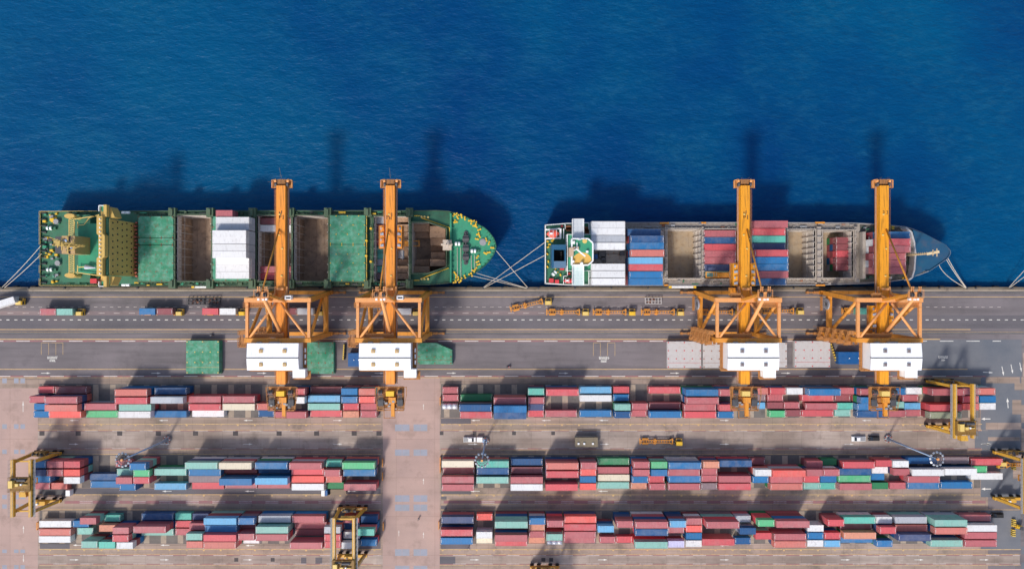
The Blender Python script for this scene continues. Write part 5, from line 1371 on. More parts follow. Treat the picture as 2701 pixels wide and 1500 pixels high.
    b.box(hx0-1.1,hy0-1.0,wz-0.1,hx1+1.4,hy0-0.01,wz); b.box(hx1+0.01,hy0-0.0,wz-0.1,hx1+1.4,hy1+0.2,wz); b.box(hx0-1.1,hy0,wz-0.1,hx0-0.01,hy1+0.2,wz); b.box(ax0-0.6,hy0-3.9,wz-0.1,ax0+5.0,hy0-1.01,wz)
    b.rail([(hx0-1.1,hy1),(hx0-1.1,hy0-1.0),(ax0-0.6,hy0-1.0),(ax0-0.6,hy0-3.9),(ax0+5.0,hy0-3.9),(ax0+5.0,hy0-1.0),(hx1+1.4,hy0-1.0),(hx1+1.4,hy1)], wz, 1.1, 0.12, 1.6)
    b.build('house_walkway', OD, o)
    if kind == 'A':
        b = MB()
        for k in range(3): b.box(hx1+0.9,-23.6-k*2.1,wz+0.003,hx1+1.35,-22.2-k*2.1,wz+1.3,0)
        b.build_split('electric_cabinet', M['white'], o)
        b = MB(); b.box(3.2,YST+0.2,ZT+1.01,5.4,YST+1.6,ZT+3.0,0); b.box(3.6,YST+0.6,ZT+3.0,4.9,YST+1.1,ZT+3.03,1); b.box(4.9,YST+0.6,ZT+3.0,5.2,YST+1.1,ZT+3.03,1)
        b.build('lookout_cabin', [M['white'], M['glass']], o)
    # rear machinery platform
    b = MB(); rx, ya, yb_ = 4.6, -44.2, -36.0; pz = 24.1
    for xx in (-rx, -2.4, 2.4, rx): b.bar((xx,ya,pz),(xx,yb_,pz),0.3,0.4)
    for k in range(5): yy = ya + (yb_-ya)*k/4; b.bar((-rx,yy,pz+0.02),(rx,yy,pz+0.02),0.25,0.3)
    b.box(-rx,yb_-2.2,pz+0.2,rx,yb_,pz+0.26); b.box(-2.59,ya+0.6,pz-0.35,2.59,yb_-2.2,pz-0.3)
    b.box(-rx,ya+0.4,pz+0.2,-2.6,yb_-2.2,pz+0.25); b.box(2.6,ya+0.4,pz+0.2,rx,yb_-2.2,pz+0.25)
    b.rail([(-rx-0.7,yb_),(rx+1.0,yb_),(rx+1.0,yb_-3.0),(rx,ya),(1.6,ya),(1.6,ya-2.6),(-2.2,ya-2.6),(-2.2,ya),(-rx,ya),(-rx-0.7,yb_)], pz+0.2, 1.2, 0.11, 1.4)
    b.build('rear_platform', OD, o)
    b = MB(); b.box(-1.35,-39.0,pz+0.3,1.45,-37.3,pz+2.3); b.build('hoist_motor', M['yellow_pale'] if kind == 'B' else M['yellow'], o)
    for sx in (-1, 1):
        b = MB()
        for k in range(3): b.tube((sx*3.4-0.6+k*0.5,-37.8,pz+1.5),(sx*3.4-0.3+k*0.5,-37.8,pz+1.5),1.0,n=12,mi=1)
        b.bar((sx*3.4-1.0,-38.2,pz+2.2),(sx*3.4+1.0,-38.2,pz+2.2),0.25,0.3,0)
        for k in range(4): b.bar((sx*3.4-0.7+k*0.45,-38.5,pz+1.6),(sx*3.2-0.6+k*0.45,-43.2,pz+0.8),0.14,0.14,1)
        b.box(sx*3.4-1.0,-42.6,pz+0.3,sx*3.4+1.0,-40.4,pz+1.2,1)
        b.build('rope_sheaves', [M['sill_red'], M['grey_dark']], o)
    b = MB(); b.box(-0.6,-41.5,pz+0.3,1.9,-39.6,pz+1.4); b.box(0.2,-46.4,pz-0.2,1.4,-41.51,pz+0.9); b.build('tail_girder', OR, o)
    r = random.Random(int(cx*10)); b = MB()
    for k in range(7):
        x_, y_ = r.uniform(-3.6,3.4), r.uniform(-43.6,-40.6); b.box(x_-r.uniform(0.2,0.7),y_-r.uniform(0.15,0.5),pz+0.3,x_+0.4,y_+0.3,pz+r.uniform(0.5,1.5))
    b.build_split('rope_anchor_block', M['grey'], o)
    # trolley
    ty = P(0, trolley_py, 24).y; dz = 3.5
    b = MB()
    for sx in (-1, 1):
        b.box(sx*2.3,ty-4.0,21.90,sx*3.9,ty+4.0,24.40,0); b.box(sx*3.9,ty-4.1,22.10,sx*4.4,ty+4.1,22.30,1)
        for k in (-3.0,-1.0,1.0,3.0): b.box(sx*2.8-0.35,ty+k-0.45,24.40,sx*2.8+0.35,ty+k+0.45,24.90,2 if k in (-3.0,1.0) else 0); b.tube((sx*3.3,ty+k-0.5,24.60),(sx*3.3,ty+k+0.3,24.60),0.32,n=8,mi=2)
        b.rail([(sx*4.4,ty-4.1),(sx*4.4,ty+4.1)], 22.30, 1.1, 0.08, 1.4, 1)
    b.box(-2.3,ty-3.8,21.70,2.3,ty+3.8,22.40,0); b.build('trolley', [boom_mat, OD, M['steel']], o)
    b = MB(); b.box(2.2*s if s > 0 else -4.0,ty-7.4,19.70,4.0 if s > 0 else -2.2,ty-4.6,21.90,0)
    xa_ = 2.2 if s > 0 else -4.0
    b.box(xa_+0.2,ty-7.45,20.30,xa_+1.6,ty-7.4,21.50,1); b.bar((xa_+0.3,ty-4.4,21.90),(xa_+1.2,ty-7.6,22.40),0.12); b.bar((xa_+1.6,ty-4.4,21.90),(xa_+1.6,ty-8.0,22.10),0.12)
    b.build('operator_cabin', [M['grey'] if kind == 'A' else M['orange'], M['glass']], o)
    if spreader:
        sx_, sy_, sz_ = spreader
        b = MB()
        for dy in (-0.95, 0.95): b.bar((sx_-6.0,sy_+dy,sz_),(sx_+6.0,sy_+dy,sz_),0.28,0.4)
        for k in (-6.0,-3.1,-2.4,2.4,3.1,6.0): b.bar((sx_+k,sy_-1.15,sz_+0.02),(sx_+k,sy_+1.15,sz_+0.02),0.34,0.42)
        b.box(sx_-2.0,sy_-0.8,sz_+0.2,sx_+2.0,sy_+0.8,sz_+1.1)
        b.build('spreader', M['orange'], o)
        b = MB()
        for dx in (-1.5,1.5):
            for dy in (-0.7,0.7): b.tube((dx*1.4,ty+dy*2,21.7),(sx_+dx,sy_+dy,sz_+1.0),0.05,n=4)
        b.build('hoist_rope', M['grey_dark'], o)
    if number:
        d0 = P(0, 560.5, ZBT).y
        for dx, ch in ((-0.25, number[0]), (1.0, number[1])): text_mesh('number_marking', ch, 1.7, M['worn_black'], o, (dx, d0, ZBT+0.045))
    else:
        r = random.Random(int(cx)); b = MB()
        for k in range(5):
            x_ = r.uniform(-1.2,1.2); y_ = P(0, 566, ZBT).y + r.uniform(-1.2,1.2); b.box(x_-0.14,y_-r.uniform(0.4,1.3),ZBT+0.035,x_+0.14,y_+r.uniform(0.2,0.8),ZBT+0.045)
        b.build_split('worn_marking', M['worn_black'], o)
    return o
BM_A = paint('boom_orange', lin(238,148,44), 0.5, 0.85, lin(112,68,34), 0.55, (1.6, 0.10, 1.0), fade=0.22)
BM_B = paint('boom_amber', lin(234,156,26), 0.5, 0.85, lin(112,74,30), 0.55, (1.6, 0.10, 1.0), fade=0.12)
sts(-81.0, 'A', 'leftmost orange quay crane, boom over the green ship mid-length, white cabin on its beam', 925, BM_A)
sts(-42.7, 'A', 'orange quay crane with its trolley out over the green ship near the bow', 625, BM_A, spreader=(1.0, P(0,642,3).y, 2.8))
sts(81.75, 'B', 'orange quay crane with cable reel lowering its spreader into the blue ship', 724, BM_B, spreader=(-3.4, P(0,724.5,11).y, 10.5))
sts(130.5, 'B', 'rightmost orange quay crane, with number 33 on its boom and cable reel', 836, BM_B, number='33')

# ------------------------------------------------------------------ rubber-tyred yard gantries
def rtg(cx, yn, ys, label, trolley_t, ztop=15.6, sign=False, gl=3.25):
    o = empty('yard_gantry_crane', (cx, (yn+ys)/2, 0), 0, label, 'gantry crane', 'rubber-tyred yard gantry cranes')
    hw = (yn-ys)/2; OC, OD = M['ochre'], M['ochre_dark']
    for sy in (-1, 1):
        y = sy*hw
        b = MB(); b.box(-5.7,y-0.5,1.7,5.7,y+0.5,3.0); b.build('sill_beam', OC, o)
        for k in (-4.9,-2.2,2.2,4.9):
            b = MB(); b.tube((k,y+0.25,0.75),(k,y+0.85,0.75),0.75,n=14); b.tube((k,y+0.85,0.75),(k,y+0.9,0.75),0.35,n=10); b.box(k-0.5,y-0.3,0.7,k+0.5,y+0.2,1.69); b.build('wheel', M['black'], o)
        for sx in (-1, 1):
            b = MB(); b.bar((sx*4.7,y,3.0),(sx*gl,y,ztop-0.5),0.95,1.0); b.build('leg', OC, o)
        b = MB(); b.bar((-gl,y,ztop-2.2),(gl,y,ztop-2.2),0.5,0.6); b.build('top_tie', OC, o)
    for sx in (-1, 1):
        b = MB(); b.box(sx*gl-0.5,-hw-1.6,ztop-1.3,sx*gl+0.5,hw+1.0,ztop,0); b.box(sx*gl+0.12,-hw-1.6,ztop+0.001,sx*gl+0.22,hw+1.0,ztop+0.12,1)
        b.build('girder', [OC, M['steel']], o)
        b = MB(); xx = sx*(gl+0.95); b.box(xx-0.4,-hw-1.6,ztop-1.0,xx+0.4,hw+0.8,ztop-0.95,0); b.rail([(sx*(gl+1.35),-hw-1.6),(sx*(gl+1.35),hw+0.8)], ztop-0.95, 1.0, 0.06, 1.5)
        b.build('girder_walkway', [M['grey']], o)
    r = random.Random(int(cx)); b = MB()
    b.box(-3.2,hw-0.4,3.01,1.6,hw+1.3,5.2,0)
    for k in range(10): x_ = r.uniform(-3.4,3.0); z_ = r.uniform(5.2,6.2); b.box(x_,hw-0.2+r.uniform(-0.3,0.6),5.2,x_+r.uniform(0.3,0.9),hw+r.uniform(0.3,1.0),z_,1)
    b.build('power_pack', [OD, M['grey_dark']], o)
    b = MB(); b.box(-2.6,-hw-0.9,3.01,1.2,-hw+0.6,4.8,0); b.box(-1.9,-hw-0.6,4.8,-1.2,-hw,5.4,1); b.build('electric_house', [OC, M['white']], o)
    ty = hw - 2*hw*trolley_t; b = MB()
    b.box(-gl-0.4,ty-2.6,ztop+0.13,gl+0.4,ty+2.6,ztop+0.6,0); b.box(-gl+0.2,ty-1.0,ztop+0.6,-gl+1.7,ty+1.6,ztop+2.2,1); b.box(-0.9,ty-0.5,ztop+0.6,0.2,ty+0.5,ztop+1.8,1)
    b.tube((-0.4,ty+1.7,ztop+1.2),(2.6,ty+1.7,ztop+1.2),0.55,n=10,mi=2); b.tube((-2.6,ty+2.0,ztop+1.0),(-0.8,ty+2.0,ztop+1.0),0.45,n=10,mi=2)
    b.box(0.8,ty-0.2,ztop+0.6,1.3,ty+0.4,ztop+1.6,3); b.box(1.3,ty-0.1,ztop+0.6,2.9,ty+0.1,ztop+1.2,1)
    b.rail([(-gl-0.4,ty-2.6),(gl+0.4,ty-2.6),(gl+0.4,ty+2.6),(-gl-0.4,ty+2.6)], ztop+0.6, 1.0, 0.06, 1.5, 0, True)
    b.build('trolley', [OD, M['yellow_pale'], M['grey_dark'], M['white']], o)
    b = MB(); b.add([(-1.0,ty-5.0,ztop-2.6),(1.6,ty-5.0,ztop-2.6),(1.2,ty-2.7,ztop-2.6),(-1.0,ty-2.7,ztop-2.6),(-1.0,ty-5.0,ztop-0.4),(1.6,ty-5.0,ztop-0.4),(1.2,ty-2.7,ztop-0.4),(-1.0,ty-2.7,ztop-0.4)],
          [(3,2,1,0),(4,5,6,7),(0,1,5,4),(1,2,6,5),(2,3,7,6),(3,0,4,7)], 0); b.box(-0.8,ty-5.06,ztop-2.2,1.4,ty-5.0,ztop-1.0,1); b.box(-0.9,ty-2.9,ztop-0.39,1.0,ty-2.7,ztop-0.2,2)
    b.build('operator_cabin', [OC, M['glass'], M['white']], o)
    b = MB()
    for dx in (-1.3,1.3):
        for dy in (-0.7,0.7): b.tube((dx,ty+dy,ztop),(dx,ty+dy,ztop-3.6),0.05,n=4,mi=1)
    for dy in (-0.95,0.95): b.bar((-3.0,ty+dy,ztop-4.2),(3.0,ty+dy,ztop-4.2),0.25,0.35)
    for dx in (-3.0,-1.2,1.2,3.0): b.bar((dx,ty-1.15,ztop-4.2),(dx,ty+1.15,ztop-4.2),0.3,0.36)
    b.box(-1.4,ty-0.7,ztop-4.0,1.4,ty+0.7,ztop-3.5); b.build('spreader', [M['orange'], M['grey_dark']], o)
    b = MB(); N = 9                              # festoon cable loops along one girder
    for k in range(N):
        y0_ = hw - 2*hw*k/N; y1_ = hw - 2*hw*(k+1)/N; L = []
        for i in range(7): t = i/6; L.append((gl+0.75, y0_+(y1_-y0_)*t, ztop-0.3-1.3*4*t*(1-t)))
        b.rope(L, 0.09, 4)
    b.build('festoon_cable', M['black'], o)
    b = MB(); b.rail([(-5.7,hw+0.5),(5.7,hw+0.5)], 3.0, 1.0, 0.06, 1.4)
    for k in range(12):
        t = k/12; b.bar((gl*1.2+0.6,-hw+0.6,3+ t*(ztop-4)),(gl*1.2+1.2,-hw+0.6,3+t*(ztop-4)),0.06)
    for dx in (0.6,1.2): b.bar((gl*1.2+dx,-hw+0.6,2.0),(gl*1.2+dx-0.3,-hw+0.6,ztop-1),0.07)
    b.build('ladder', M['grey'], o)
    if sign:
        b = MB(); b.box(-2.6,hw-0.62,8.2,2.4,hw-0.55,10.6,0)
        pts_ = [(-2.2+0.16*i, 9.4+0.45*math.sin(i*1.9)*math.exp(-0.03*i), ) for i in range(14)]
        o2 = MB(); o2.box(-2.7,hw-1.0,9.0,2.6,hw-0.5,9.15,0); 
        o2 = MB(); o2.add([(-2.8,hw-0.5,8.6),(2.6,hw-0.5,8.6),(2.6,hw-1.9,9.6),(-2.8,hw-1.9,9.6)], [(3,2,1,0),(0,1,2,3)], 0)
        rr = random.Random(3); prev = None
        for i in range(22):
            t = i/21; x_ = -2.3 + 2.0*t; v_ = 0.45 + 0.22*math.sin(i*2.1); q = (x_+0.25*v_, hw-0.5-1.4*(1-v_), 8.6+1.0*(1-v_)+0.03)
            if prev: o2.bar(prev, q, 0.09, 0.03, 1)
            prev = q
        o2.build('sign_panel', [M['yellow_pale'], M['worn_black']], o)
    return o
YG = lambda py: P(0, py, 1.5).y
rtg(-179.4, YG(1194), YG(1319), 'ochre yard gantry crane astride the left end of the middle left block', 0.42, gl=3.3)
rtg(-61.5, YG(1339), YG(1462), 'ochre yard gantry crane with a name panel over the last left block', 0.93, sign=True, gl=3.6)
rtg(165.4, YG(1005), YG(1123), 'ochre yard gantry crane over the right end of the first right block', 0.86, gl=3.3)
rtg(191.2, YG(1191), YG(1312), 'ochre yard gantry crane cut by the right picture edge', 0.40, gl=3.3)
rtg(12.6, YG(1494), YG(1618), 'ochre yard gantry crane mostly below the bottom picture edge', 0.7)

# ------------------------------------------------------------------ trucks on the quay
def wheelset(b, x, w, r, y0, y1, mi): 
    for yy in (y0, y1): b.tube((x,yy-w/2,r),(x,yy+w/2,r),r,n=12,mi=mi)
def make_tractor(parent, x, pale):
    """yard tractor, front towards +X, rear axle at x"""
    b = MB(); b.box(x-1.2,-0.5,0.75,x+3.9,0.5,1.05); b.box(x-1.0,-1.0,1.05,x+0.6,1.0,1.3); b.build('chassis', M['grey_dark'], parent)
    b = MB(); b.box(x+1.5,-1.25,0.9,x+3.9,0.25,2.7,0); b.box(x+1.6,-1.22,2.7,x+3.6,0.2,3.0,1); b.box(x+3.9,-1.1,1.7,x+3.93,0.1,2.6,2); b.box(x+1.46,-1.1,1.7,x+1.5,0.1,2.6,2); b.build('cab', [M['yellow'], M['yellow_pale'] if pale else M['yellow'], M['glass']], parent)
    b = MB(); b.box(x+1.7,0.26,0.9,x+4.0,1.25,1.9,0); b.tube((x+1.5,1.0,1.0),(x+1.5,1.0,2.9),0.1,n=8,mi=1); b.box(x+1.9,0.4,1.9,x+3.4,1.1,1.96,1); b.build('engine_hood', [M['ochre'], M['grey_dark']], parent)
    for wx in (x, x+3.2):
        for wy in (-0.95, 0.95): b = MB(); b.tube((wx,wy-0.2,0.52),(wx,wy+0.2,0.52),0.52,n=12); b.build('wheel', M['black'], parent)
def make_trailer(parent, L, bent=0.0):
    tr = M['orange']; b = MB()
    for yy in (-0.5, 0.5): b.bar((-L,yy,1.3),(0.6,yy,1.3),0.22,0.4)
    for k in range(12): xx = -L+0.6+k*(L-0.6)/12; b.bar((xx,-0.5,1.31),(xx,0.5,1.31),0.16,0.3)
    for xx in (-L+0.1, -L*0.5-0.3, 0.3): b.bar((xx,-1.22,1.32),(xx,1.22,1.32),0.32,0.35)
    for sy in (-1,1): b.bar((0.3,sy*1.2,1.33),(-0.9,sy*0.55,1.33),0.2,0.25)
    b.box(-L*0.5-1.0,-1.0,0.9,-L*0.5+0.3,1.0,1.1); b.build('trailer_frame', tr, parent)
    b = MB()
    for sy in (-1,1): b.box(-L+1.0,sy*0.72,1.12,-L+3.4,sy*1.22,1.25)
    b.build_split('mudguard', tr, parent)
    for wx in (-L+1.6,-L+2.8):
        for wy in (-0.95,0.95): b = MB(); b.tube((wx,wy-0.25,0.5),(wx,wy+0.25,0.5),0.5,n=12); b.build('wheel', M['black'], parent)
proto = {}
def yard_truck(px, py, label, rz=0.0, pale=True, trailer_turn=None, name='yard_truck', L=12.4):
    """(px,py): middle of the cab; the trailer trails towards -X"""
    q = P(px, py, 1.5); key = (pale, trailer_turn)
    if key not in proto:
        o = empty(name); make_tractor(o, -2.7, pale)
        make_trailer(o, L) if trailer_turn is None else None
        if trailer_turn is not None:
            t = empty('trailer'); t.parent = o; make_trailer(t, L); t.location = (-2.6, 0, 0); t.rotation_euler = (0,0,trailer_turn)
        else:
            for c in list(o.children):
                if c.name.startswith(('trailer_frame','mudguard')) or (c.name.startswith('wheel') and c.data.vertices[0].co.x < -6): c.location.x = -2.6
        proto[key] = o
    else: o = copy_tree(proto[key])
    o.location = (q.x, q.y, 0); o.rotation_euler = (0,0,rz)
    return tag(o, label, 'truck', 'yellow yard tractors with skeletal trailers')
def carry(px, py, size, ck, label, tilt=0.0, z=1.56):
    h = 2.9 if size == 'L' else 2.59; q = P(px, py, z+h); o = container(q.x, q.y, z, size, ck, tilt)
    o['label'] = label; o['group'] = 'containers on yard trucks'
yard_truck(214, 823, 'yellow yard truck hauling a red and a pale teal container')
carry(126, 822.5, 'S', 'p', 'short faded red container on the truck trailer ahead of a pale teal one'); carry(170, 822.5, 'S', 't', 'short pale teal container behind the cab of a yard truck')
yard_truck(476, 823, 'yellow yard truck hauling a blue and a maroon container')
carry(388, 821.5, 'S', 'b', 'short blue container on the tail of a truck trailer'); carry(434, 821.5, 'S', 'm', 'short maroon container behind the cab of a yard truck')
yard_truck(641, 823, 'bright yellow yard truck hauling a red and a white container, left of the cranes', pale=False)
carry(554, 821.5, 'S', 'r', 'short bright red container on a truck trailer left of the cranes'); carry(600, 821.5, 'S', 'w', 'short white container behind a bright yellow truck cab')
yard_truck(846, 823, 'yellow yard truck half hidden under the leftmost quay crane')
carry(762, 821, 'S', 'm', 'short maroon container on a truck under the leftmost quay crane'); carry(805, 821, 'S', 'w', 'short white container on a truck under the leftmost quay crane')
yard_truck(1098, 823, 'yellow yard truck under the second quay crane with a white container')
carry(1042, 821.5, 'L', 'w', 'long white container on a truck under the second quay crane')
yard_truck(56, 795, 'yellow yard truck at the left edge with its white container turned askew', trailer_turn=0.26)
carry(-3, 802, 'L', 'w', 'long white container lying askew on a truck at the left edge', 0.30)
yard_truck(1446, 795, 'empty yellow yard truck with its trailer jackknifed, on the open quay', trailer_turn=0.24)
yard_truck(1544, 823, 'empty yard truck, first of three in line between the ships')
yard_truck(1666.5, 823, 'empty yard truck with a bright yellow roof, second of three in line', pale=False)
yard_truck(1794, 823, 'empty yard truck, third of three in line left of the blue ship cranes')
yard_truck(1948, 823, 'empty yard truck standing right under the reel crane boom')
yard_truck(2109, 820, 'empty yard truck whose cab stands between the two right cranes')
yard_truck(2323, 820, 'yard truck with a turquoise container under the rightmost quay crane')
carry(2281, 820.5, 'S', 'T', 'short turquoise container on a truck under the rightmost quay crane')
yard_truck(1790, 1164, 'empty yellow yard truck parked alone on the yard road', pale=False)
yard_truck(2640, 1225, 'yellow yard truck half hidden at the end of the middle right block', rz=PI)

# ------------------------------------------------------------------ things standing on the quay
def quay_hatch(px0, py0, px1, py1, m, dots, label, chamfer=False, zt=2.6):
    a = P(px0, py1, zt); c = P(px1, py0, zt); cx, cy = (a.x+c.x)/2, (a.y+c.y)/2; w, d = (c.x-a.x)/2, (c.y-a.y)/2
    o = empty('hatch_cover_stack', (cx, cy, 0), 0, label, 'hatch cover', 'ship hatch covers laid out on the quay')
    nst = max(1, int(zt/0.85))
    for k in range(nst):
        b = MB(); z1 = zt*(k+1)/nst; z0 = zt*k/nst + 0.12; off = 0.0 if k == nst-1 else 0.25
        poly = [(-w,-d),(w,-d),(w,d),(-w,d)]
        if chamfer: poly = [(-w,-d),(w,-d),(w,d*0.35),(w*0.05,d),(-w,d)]
        poly = [(x+off, y-off*0.5) for x, y in poly]
        b.prism(poly, z0, z1, 0); b.box(-w+0.3,-d+0.3,z0-0.125,w-0.3+0*off,d*0.3,z0,0)
        if k == nst-1:
            for i in range(5):
                for j in range(4):
                    x_ = -w+0.4 + (2*w-0.8)*i/4; y_ = -d+0.4+(2*d-0.8)*j/3
                    if chamfer and y_ > d*0.3 and x_ > -w*0.1: continue
                    if (i in (0,2,4)) or j in (1,2): b.box(x_-0.2,y_-0.2,z1,x_+0.2,y_+0.2,z1+0.12,1)
            for i in range(1,6): x_ = -w+2*w*i/6; b.box(x_-0.04,-d+0.05,z1+0.002,x_+0.04,d*(0.3 if chamfer else 1)-0.05,z1+0.03,0)
            b.box(-w+0.05,-d*0.62,z1+0.002,w-0.05,-d*0.62+0.08,z1+0.05,1)
        b.build('hatch_cover', [m, dots], o)
    return o
HG, HW = M['hatch_green'], M['hatch_grey']
quay_hatch(491, 898, 578, 985, HG, M['yellow_pale'], 'green hatch cover lying alone on the quay left of the cranes')
quay_hatch(800, 902, 880, 985, HG, M['rust'], 'worn green hatch cover just right of the leftmost machinery house', zt=1.8)
quay_hatch(1102, 904, 1192, 960, HG, M['rust'], 'green hatch cover with one cut corner right of a machinery house', chamfer=True)
RD = paint('red_lashing_socket', lin(206,70,74), 0.6, 0.2)
quay_hatch(1760, 900, 1850, 970, HW, RD, 'grey hatch cover with red sockets, leftmost of the pale ones')
quay_hatch(1854, 901, 1940, 970, HW, M['rust'], 'grey hatch cover half under the machinery house of the reel crane')
quay_hatch(1992, 903, 2076, 968, HW, M['rust'], 'grey hatch cover showing right of the reel crane machinery house')
quay_hatch(2096, 899, 2190, 968, HW, RD, 'rust-streaked grey hatch cover beside the blue box between cranes')
def cell_frame(px0, py0, px1, py1, m, label, nx, ny):
    a = P(px0, py1, 1.2); c = P(px1, py0, 1.2); w, d = c.x-a.x, c.y-a.y
    o = empty('lashing_frame', ((a.x+c.x)/2,(a.y+c.y)/2,0), 0, label, 'steel frame', 'open steel lashing frames on the quay'); b = MB()
    for z in (0.1, 1.2):
        for i in range(nx+1): x_ = -w/2 + w*i/nx; b.bar((x_,-d/2,z),(x_,d/2,z),0.16)
        for j in range(ny+1): y_ = -d/2 + d*j/ny; b.bar((-w/2,y_,z+0.01),(w/2,y_,z+0.01),0.16)
    for i in range(nx+1):
        for j in range(ny+1): b.bar((-w/2+w*i/nx,-d/2+d*j/ny,0),(-w/2+w*i/nx,-d/2+d*j/ny,1.2),0.14)
    b.build('frame', m, o)
    b = MB(); r = random.Random(int(px0))
    for k in range(7): x_ = r.uniform(-w/2+0.6,w/2-1.0); y_ = r.uniform(-d/2+0.3,d/2-0.4); b.box(x_,y_-0.15,0.2,x_+r.uniform(0.3,0.9),y_+0.2,r.uniform(0.4,0.9))
    b.build('lashing_gear', M['rust'], o)
cell_frame(493, 786, 535, 803, M['grey_dark'], 'dark open steel frame beside the quay edge, left one of a pair', 4, 2)
cell_frame(537, 785, 578, 803, M['grey_dark'], 'dark open steel frame beside the quay edge, right one of a pair', 4, 2)
cell_frame(1703, 785, 1745, 801, M['hatch_grey'], 'pale open steel frame standing behind the line of empty trucks', 5, 2)
def blue_unit(px0, py0, px1, py1, label, door=True):
    zt = 3.0; a = P(px0, py1, zt); c = P(px1, py0, zt); w, d = c.x-a.x, c.y-a.y
    o = empty('generator_box', ((a.x+c.x)/2,(a.y+c.y)/2,0), 0, label, 'generator'); b = MB()
    b.box(-w/2,-d/2,0.4,w/2,d/2,zt-0.05); 
    for k in range(7): y_ = -d/2+d*(k+0.5)/7; b.box(-w/2+0.05,y_-0.05,zt-0.05,w/2-0.05,y_+0.05,zt)
    b.build('housing', M['blue'], o)
    b = MB(); b.box(w/2-0.9,-0.25,zt,w/2-0.2,0.2,zt+0.05); b.box(-0.3,-0.2,zt,0.0,0.1,zt+0.3); b.build('white_plate', M['white'], o)
    b = MB()
    for sx in (-1,1): b.bar((sx*w*0.35,-d/2-0.2,0.2),(sx*w*0.35,d/2+0.2,0.2),0.3,0.4)
    b.build('skid', M['grey_dark'], o)
blue_unit(918, 931, 951, 966, 'blue generator box peeping out left of the second machinery house')
blue_unit(2212, 928, 2270, 960, 'blue generator box on the quay between pale hatch cover and machinery house')
M['stripe_y'] = paint('yellow_barrier_paint', lin(224,190,80), 0.6, 0.2)
def post_row(x0, y0, x1, y1, n_, label, grp):
    for k in range(n_):
        q = P(x0+(x1-x0)*k/(n_-1), y0+(y1-y0)*k/(n_-1), 0.5); o = empty('striped_block', (q.x,q.y,0), 0, label, 'barrier block', grp)
        b = MB(); b.box(-0.45,-0.28,0,0.0,0.28,0.9,0); b.box(0.001,-0.28,0,0.45,0.28,0.9,1); b.build('block', [M['stripe_y'], M['black']], o)
post_row(909, 910, 907, 946, 8, 'small yellow and black block in a file left of the second machinery house', 'striped blocks beside the quay machinery')
post_row(2193, 908, 2208, 956, 8, 'small yellow and black block between the pale hatch cover and blue generator', 'striped blocks by the right machinery house')
def striped_barrier(px, py, L, label, rz=PI/2):
    q = P(px, py, 0.5); o = empty('striped_barrier', (q.x,q.y,0), rz, label, 'barrier', 'yellow and black barriers on the right'); b = MB(); n_ = 7
    for k in range(n_): x_ = -L/2+L*k/n_; b.add([(x_,-0.6,0),(x_+L/n_,-0.6,0),(x_+L/n_+0.2,0.6,0),(x_+0.2,0.6,0),(x_,-0.6,1.0),(x_+L/n_,-0.6,1.0),(x_+L/n_+0.2,0.6,1.0),(x_+0.2,0.6,1.0)], [(3,2,1,0),(4,5,6,7),(0,1,5,4),(1,2,6,5),(2,3,7,6),(3,0,4,7)], k % 2)
    b.build('barrier_wall', [M['stripe_y'], M['black']], o)
striped_barrier(2674, 1378, 2.5, 'yellow and black barrier above the forklift at the right edge')
striped_barrier(2672.5, 1405, 2.5, 'yellow and black barrier below the forklift at the right edge')
striped_barrier(2673.5, 1231, 2.2, 'yellow and black barrier beside the middle right block')
q = P(2687, 1389, 1.0); o = empty('forklift', (q.x,q.y,0), PI*0.92, 'yellow forklift truck between the striped barriers at the right edge', 'forklift')
b = MB(); b.box(-1.3,-0.75,0.4,1.0,0.75,1.2); b.build('body', M['yellow'], o)
b = MB(); 
for x_ in (-0.9,0.5):
    for y_ in (-0.6,0.6): b.bar((x_,y_,1.2),(x_,y_,2.3),0.1)
b.box(-1.0,-0.7,2.3,0.6,0.7,2.38); b.build('overhead_guard', M['grey_dark'], o)
b = MB()
for y_ in (-0.4,0.4): b.bar((1.1,y_,0.2),(1.1,y_,2.8),0.14); b.box(1.15,y_-0.08,0.15,2.4,y_+0.08,0.22)
b.build('mast_and_forks', M['yellow'], o)
for x_ in (-0.8,0.7):
    for y_ in (-0.7,0.7): b = MB(); b.tube((x_,y_-0.15,0.35),(x_,y_+0.15,0.35),0.35,n=10); b.build('wheel', M['black'], o)
# site hut
q = P(1547, 1165.5, 3.0); o = empty('site_hut', (q.x,q.y,0), 0, 'olive-brown flat-roofed hut with three pale roof boxes on the yard road', 'hut')
b = MB(); b.box(-4.2,-1.7,0,4.2,1.7,2.9); b.build('walls', M['olive'], o)
b = MB(); b.box(-4.4,-1.85,2.9,4.4,1.85,3.05); b.build('roof', M['olive'], o)
for x_ in (-3.1,-0.9,2.4): b = MB(); b.box(x_-0.35,-0.85,3.05,x_+0.35,-0.15,3.5); b.build('roof_box', M['white'], o)
b = MB(); b.box(-4.6,1.86,2.6,3.4,2.3,2.7); b.build('awning', M['grey_dark'], o)
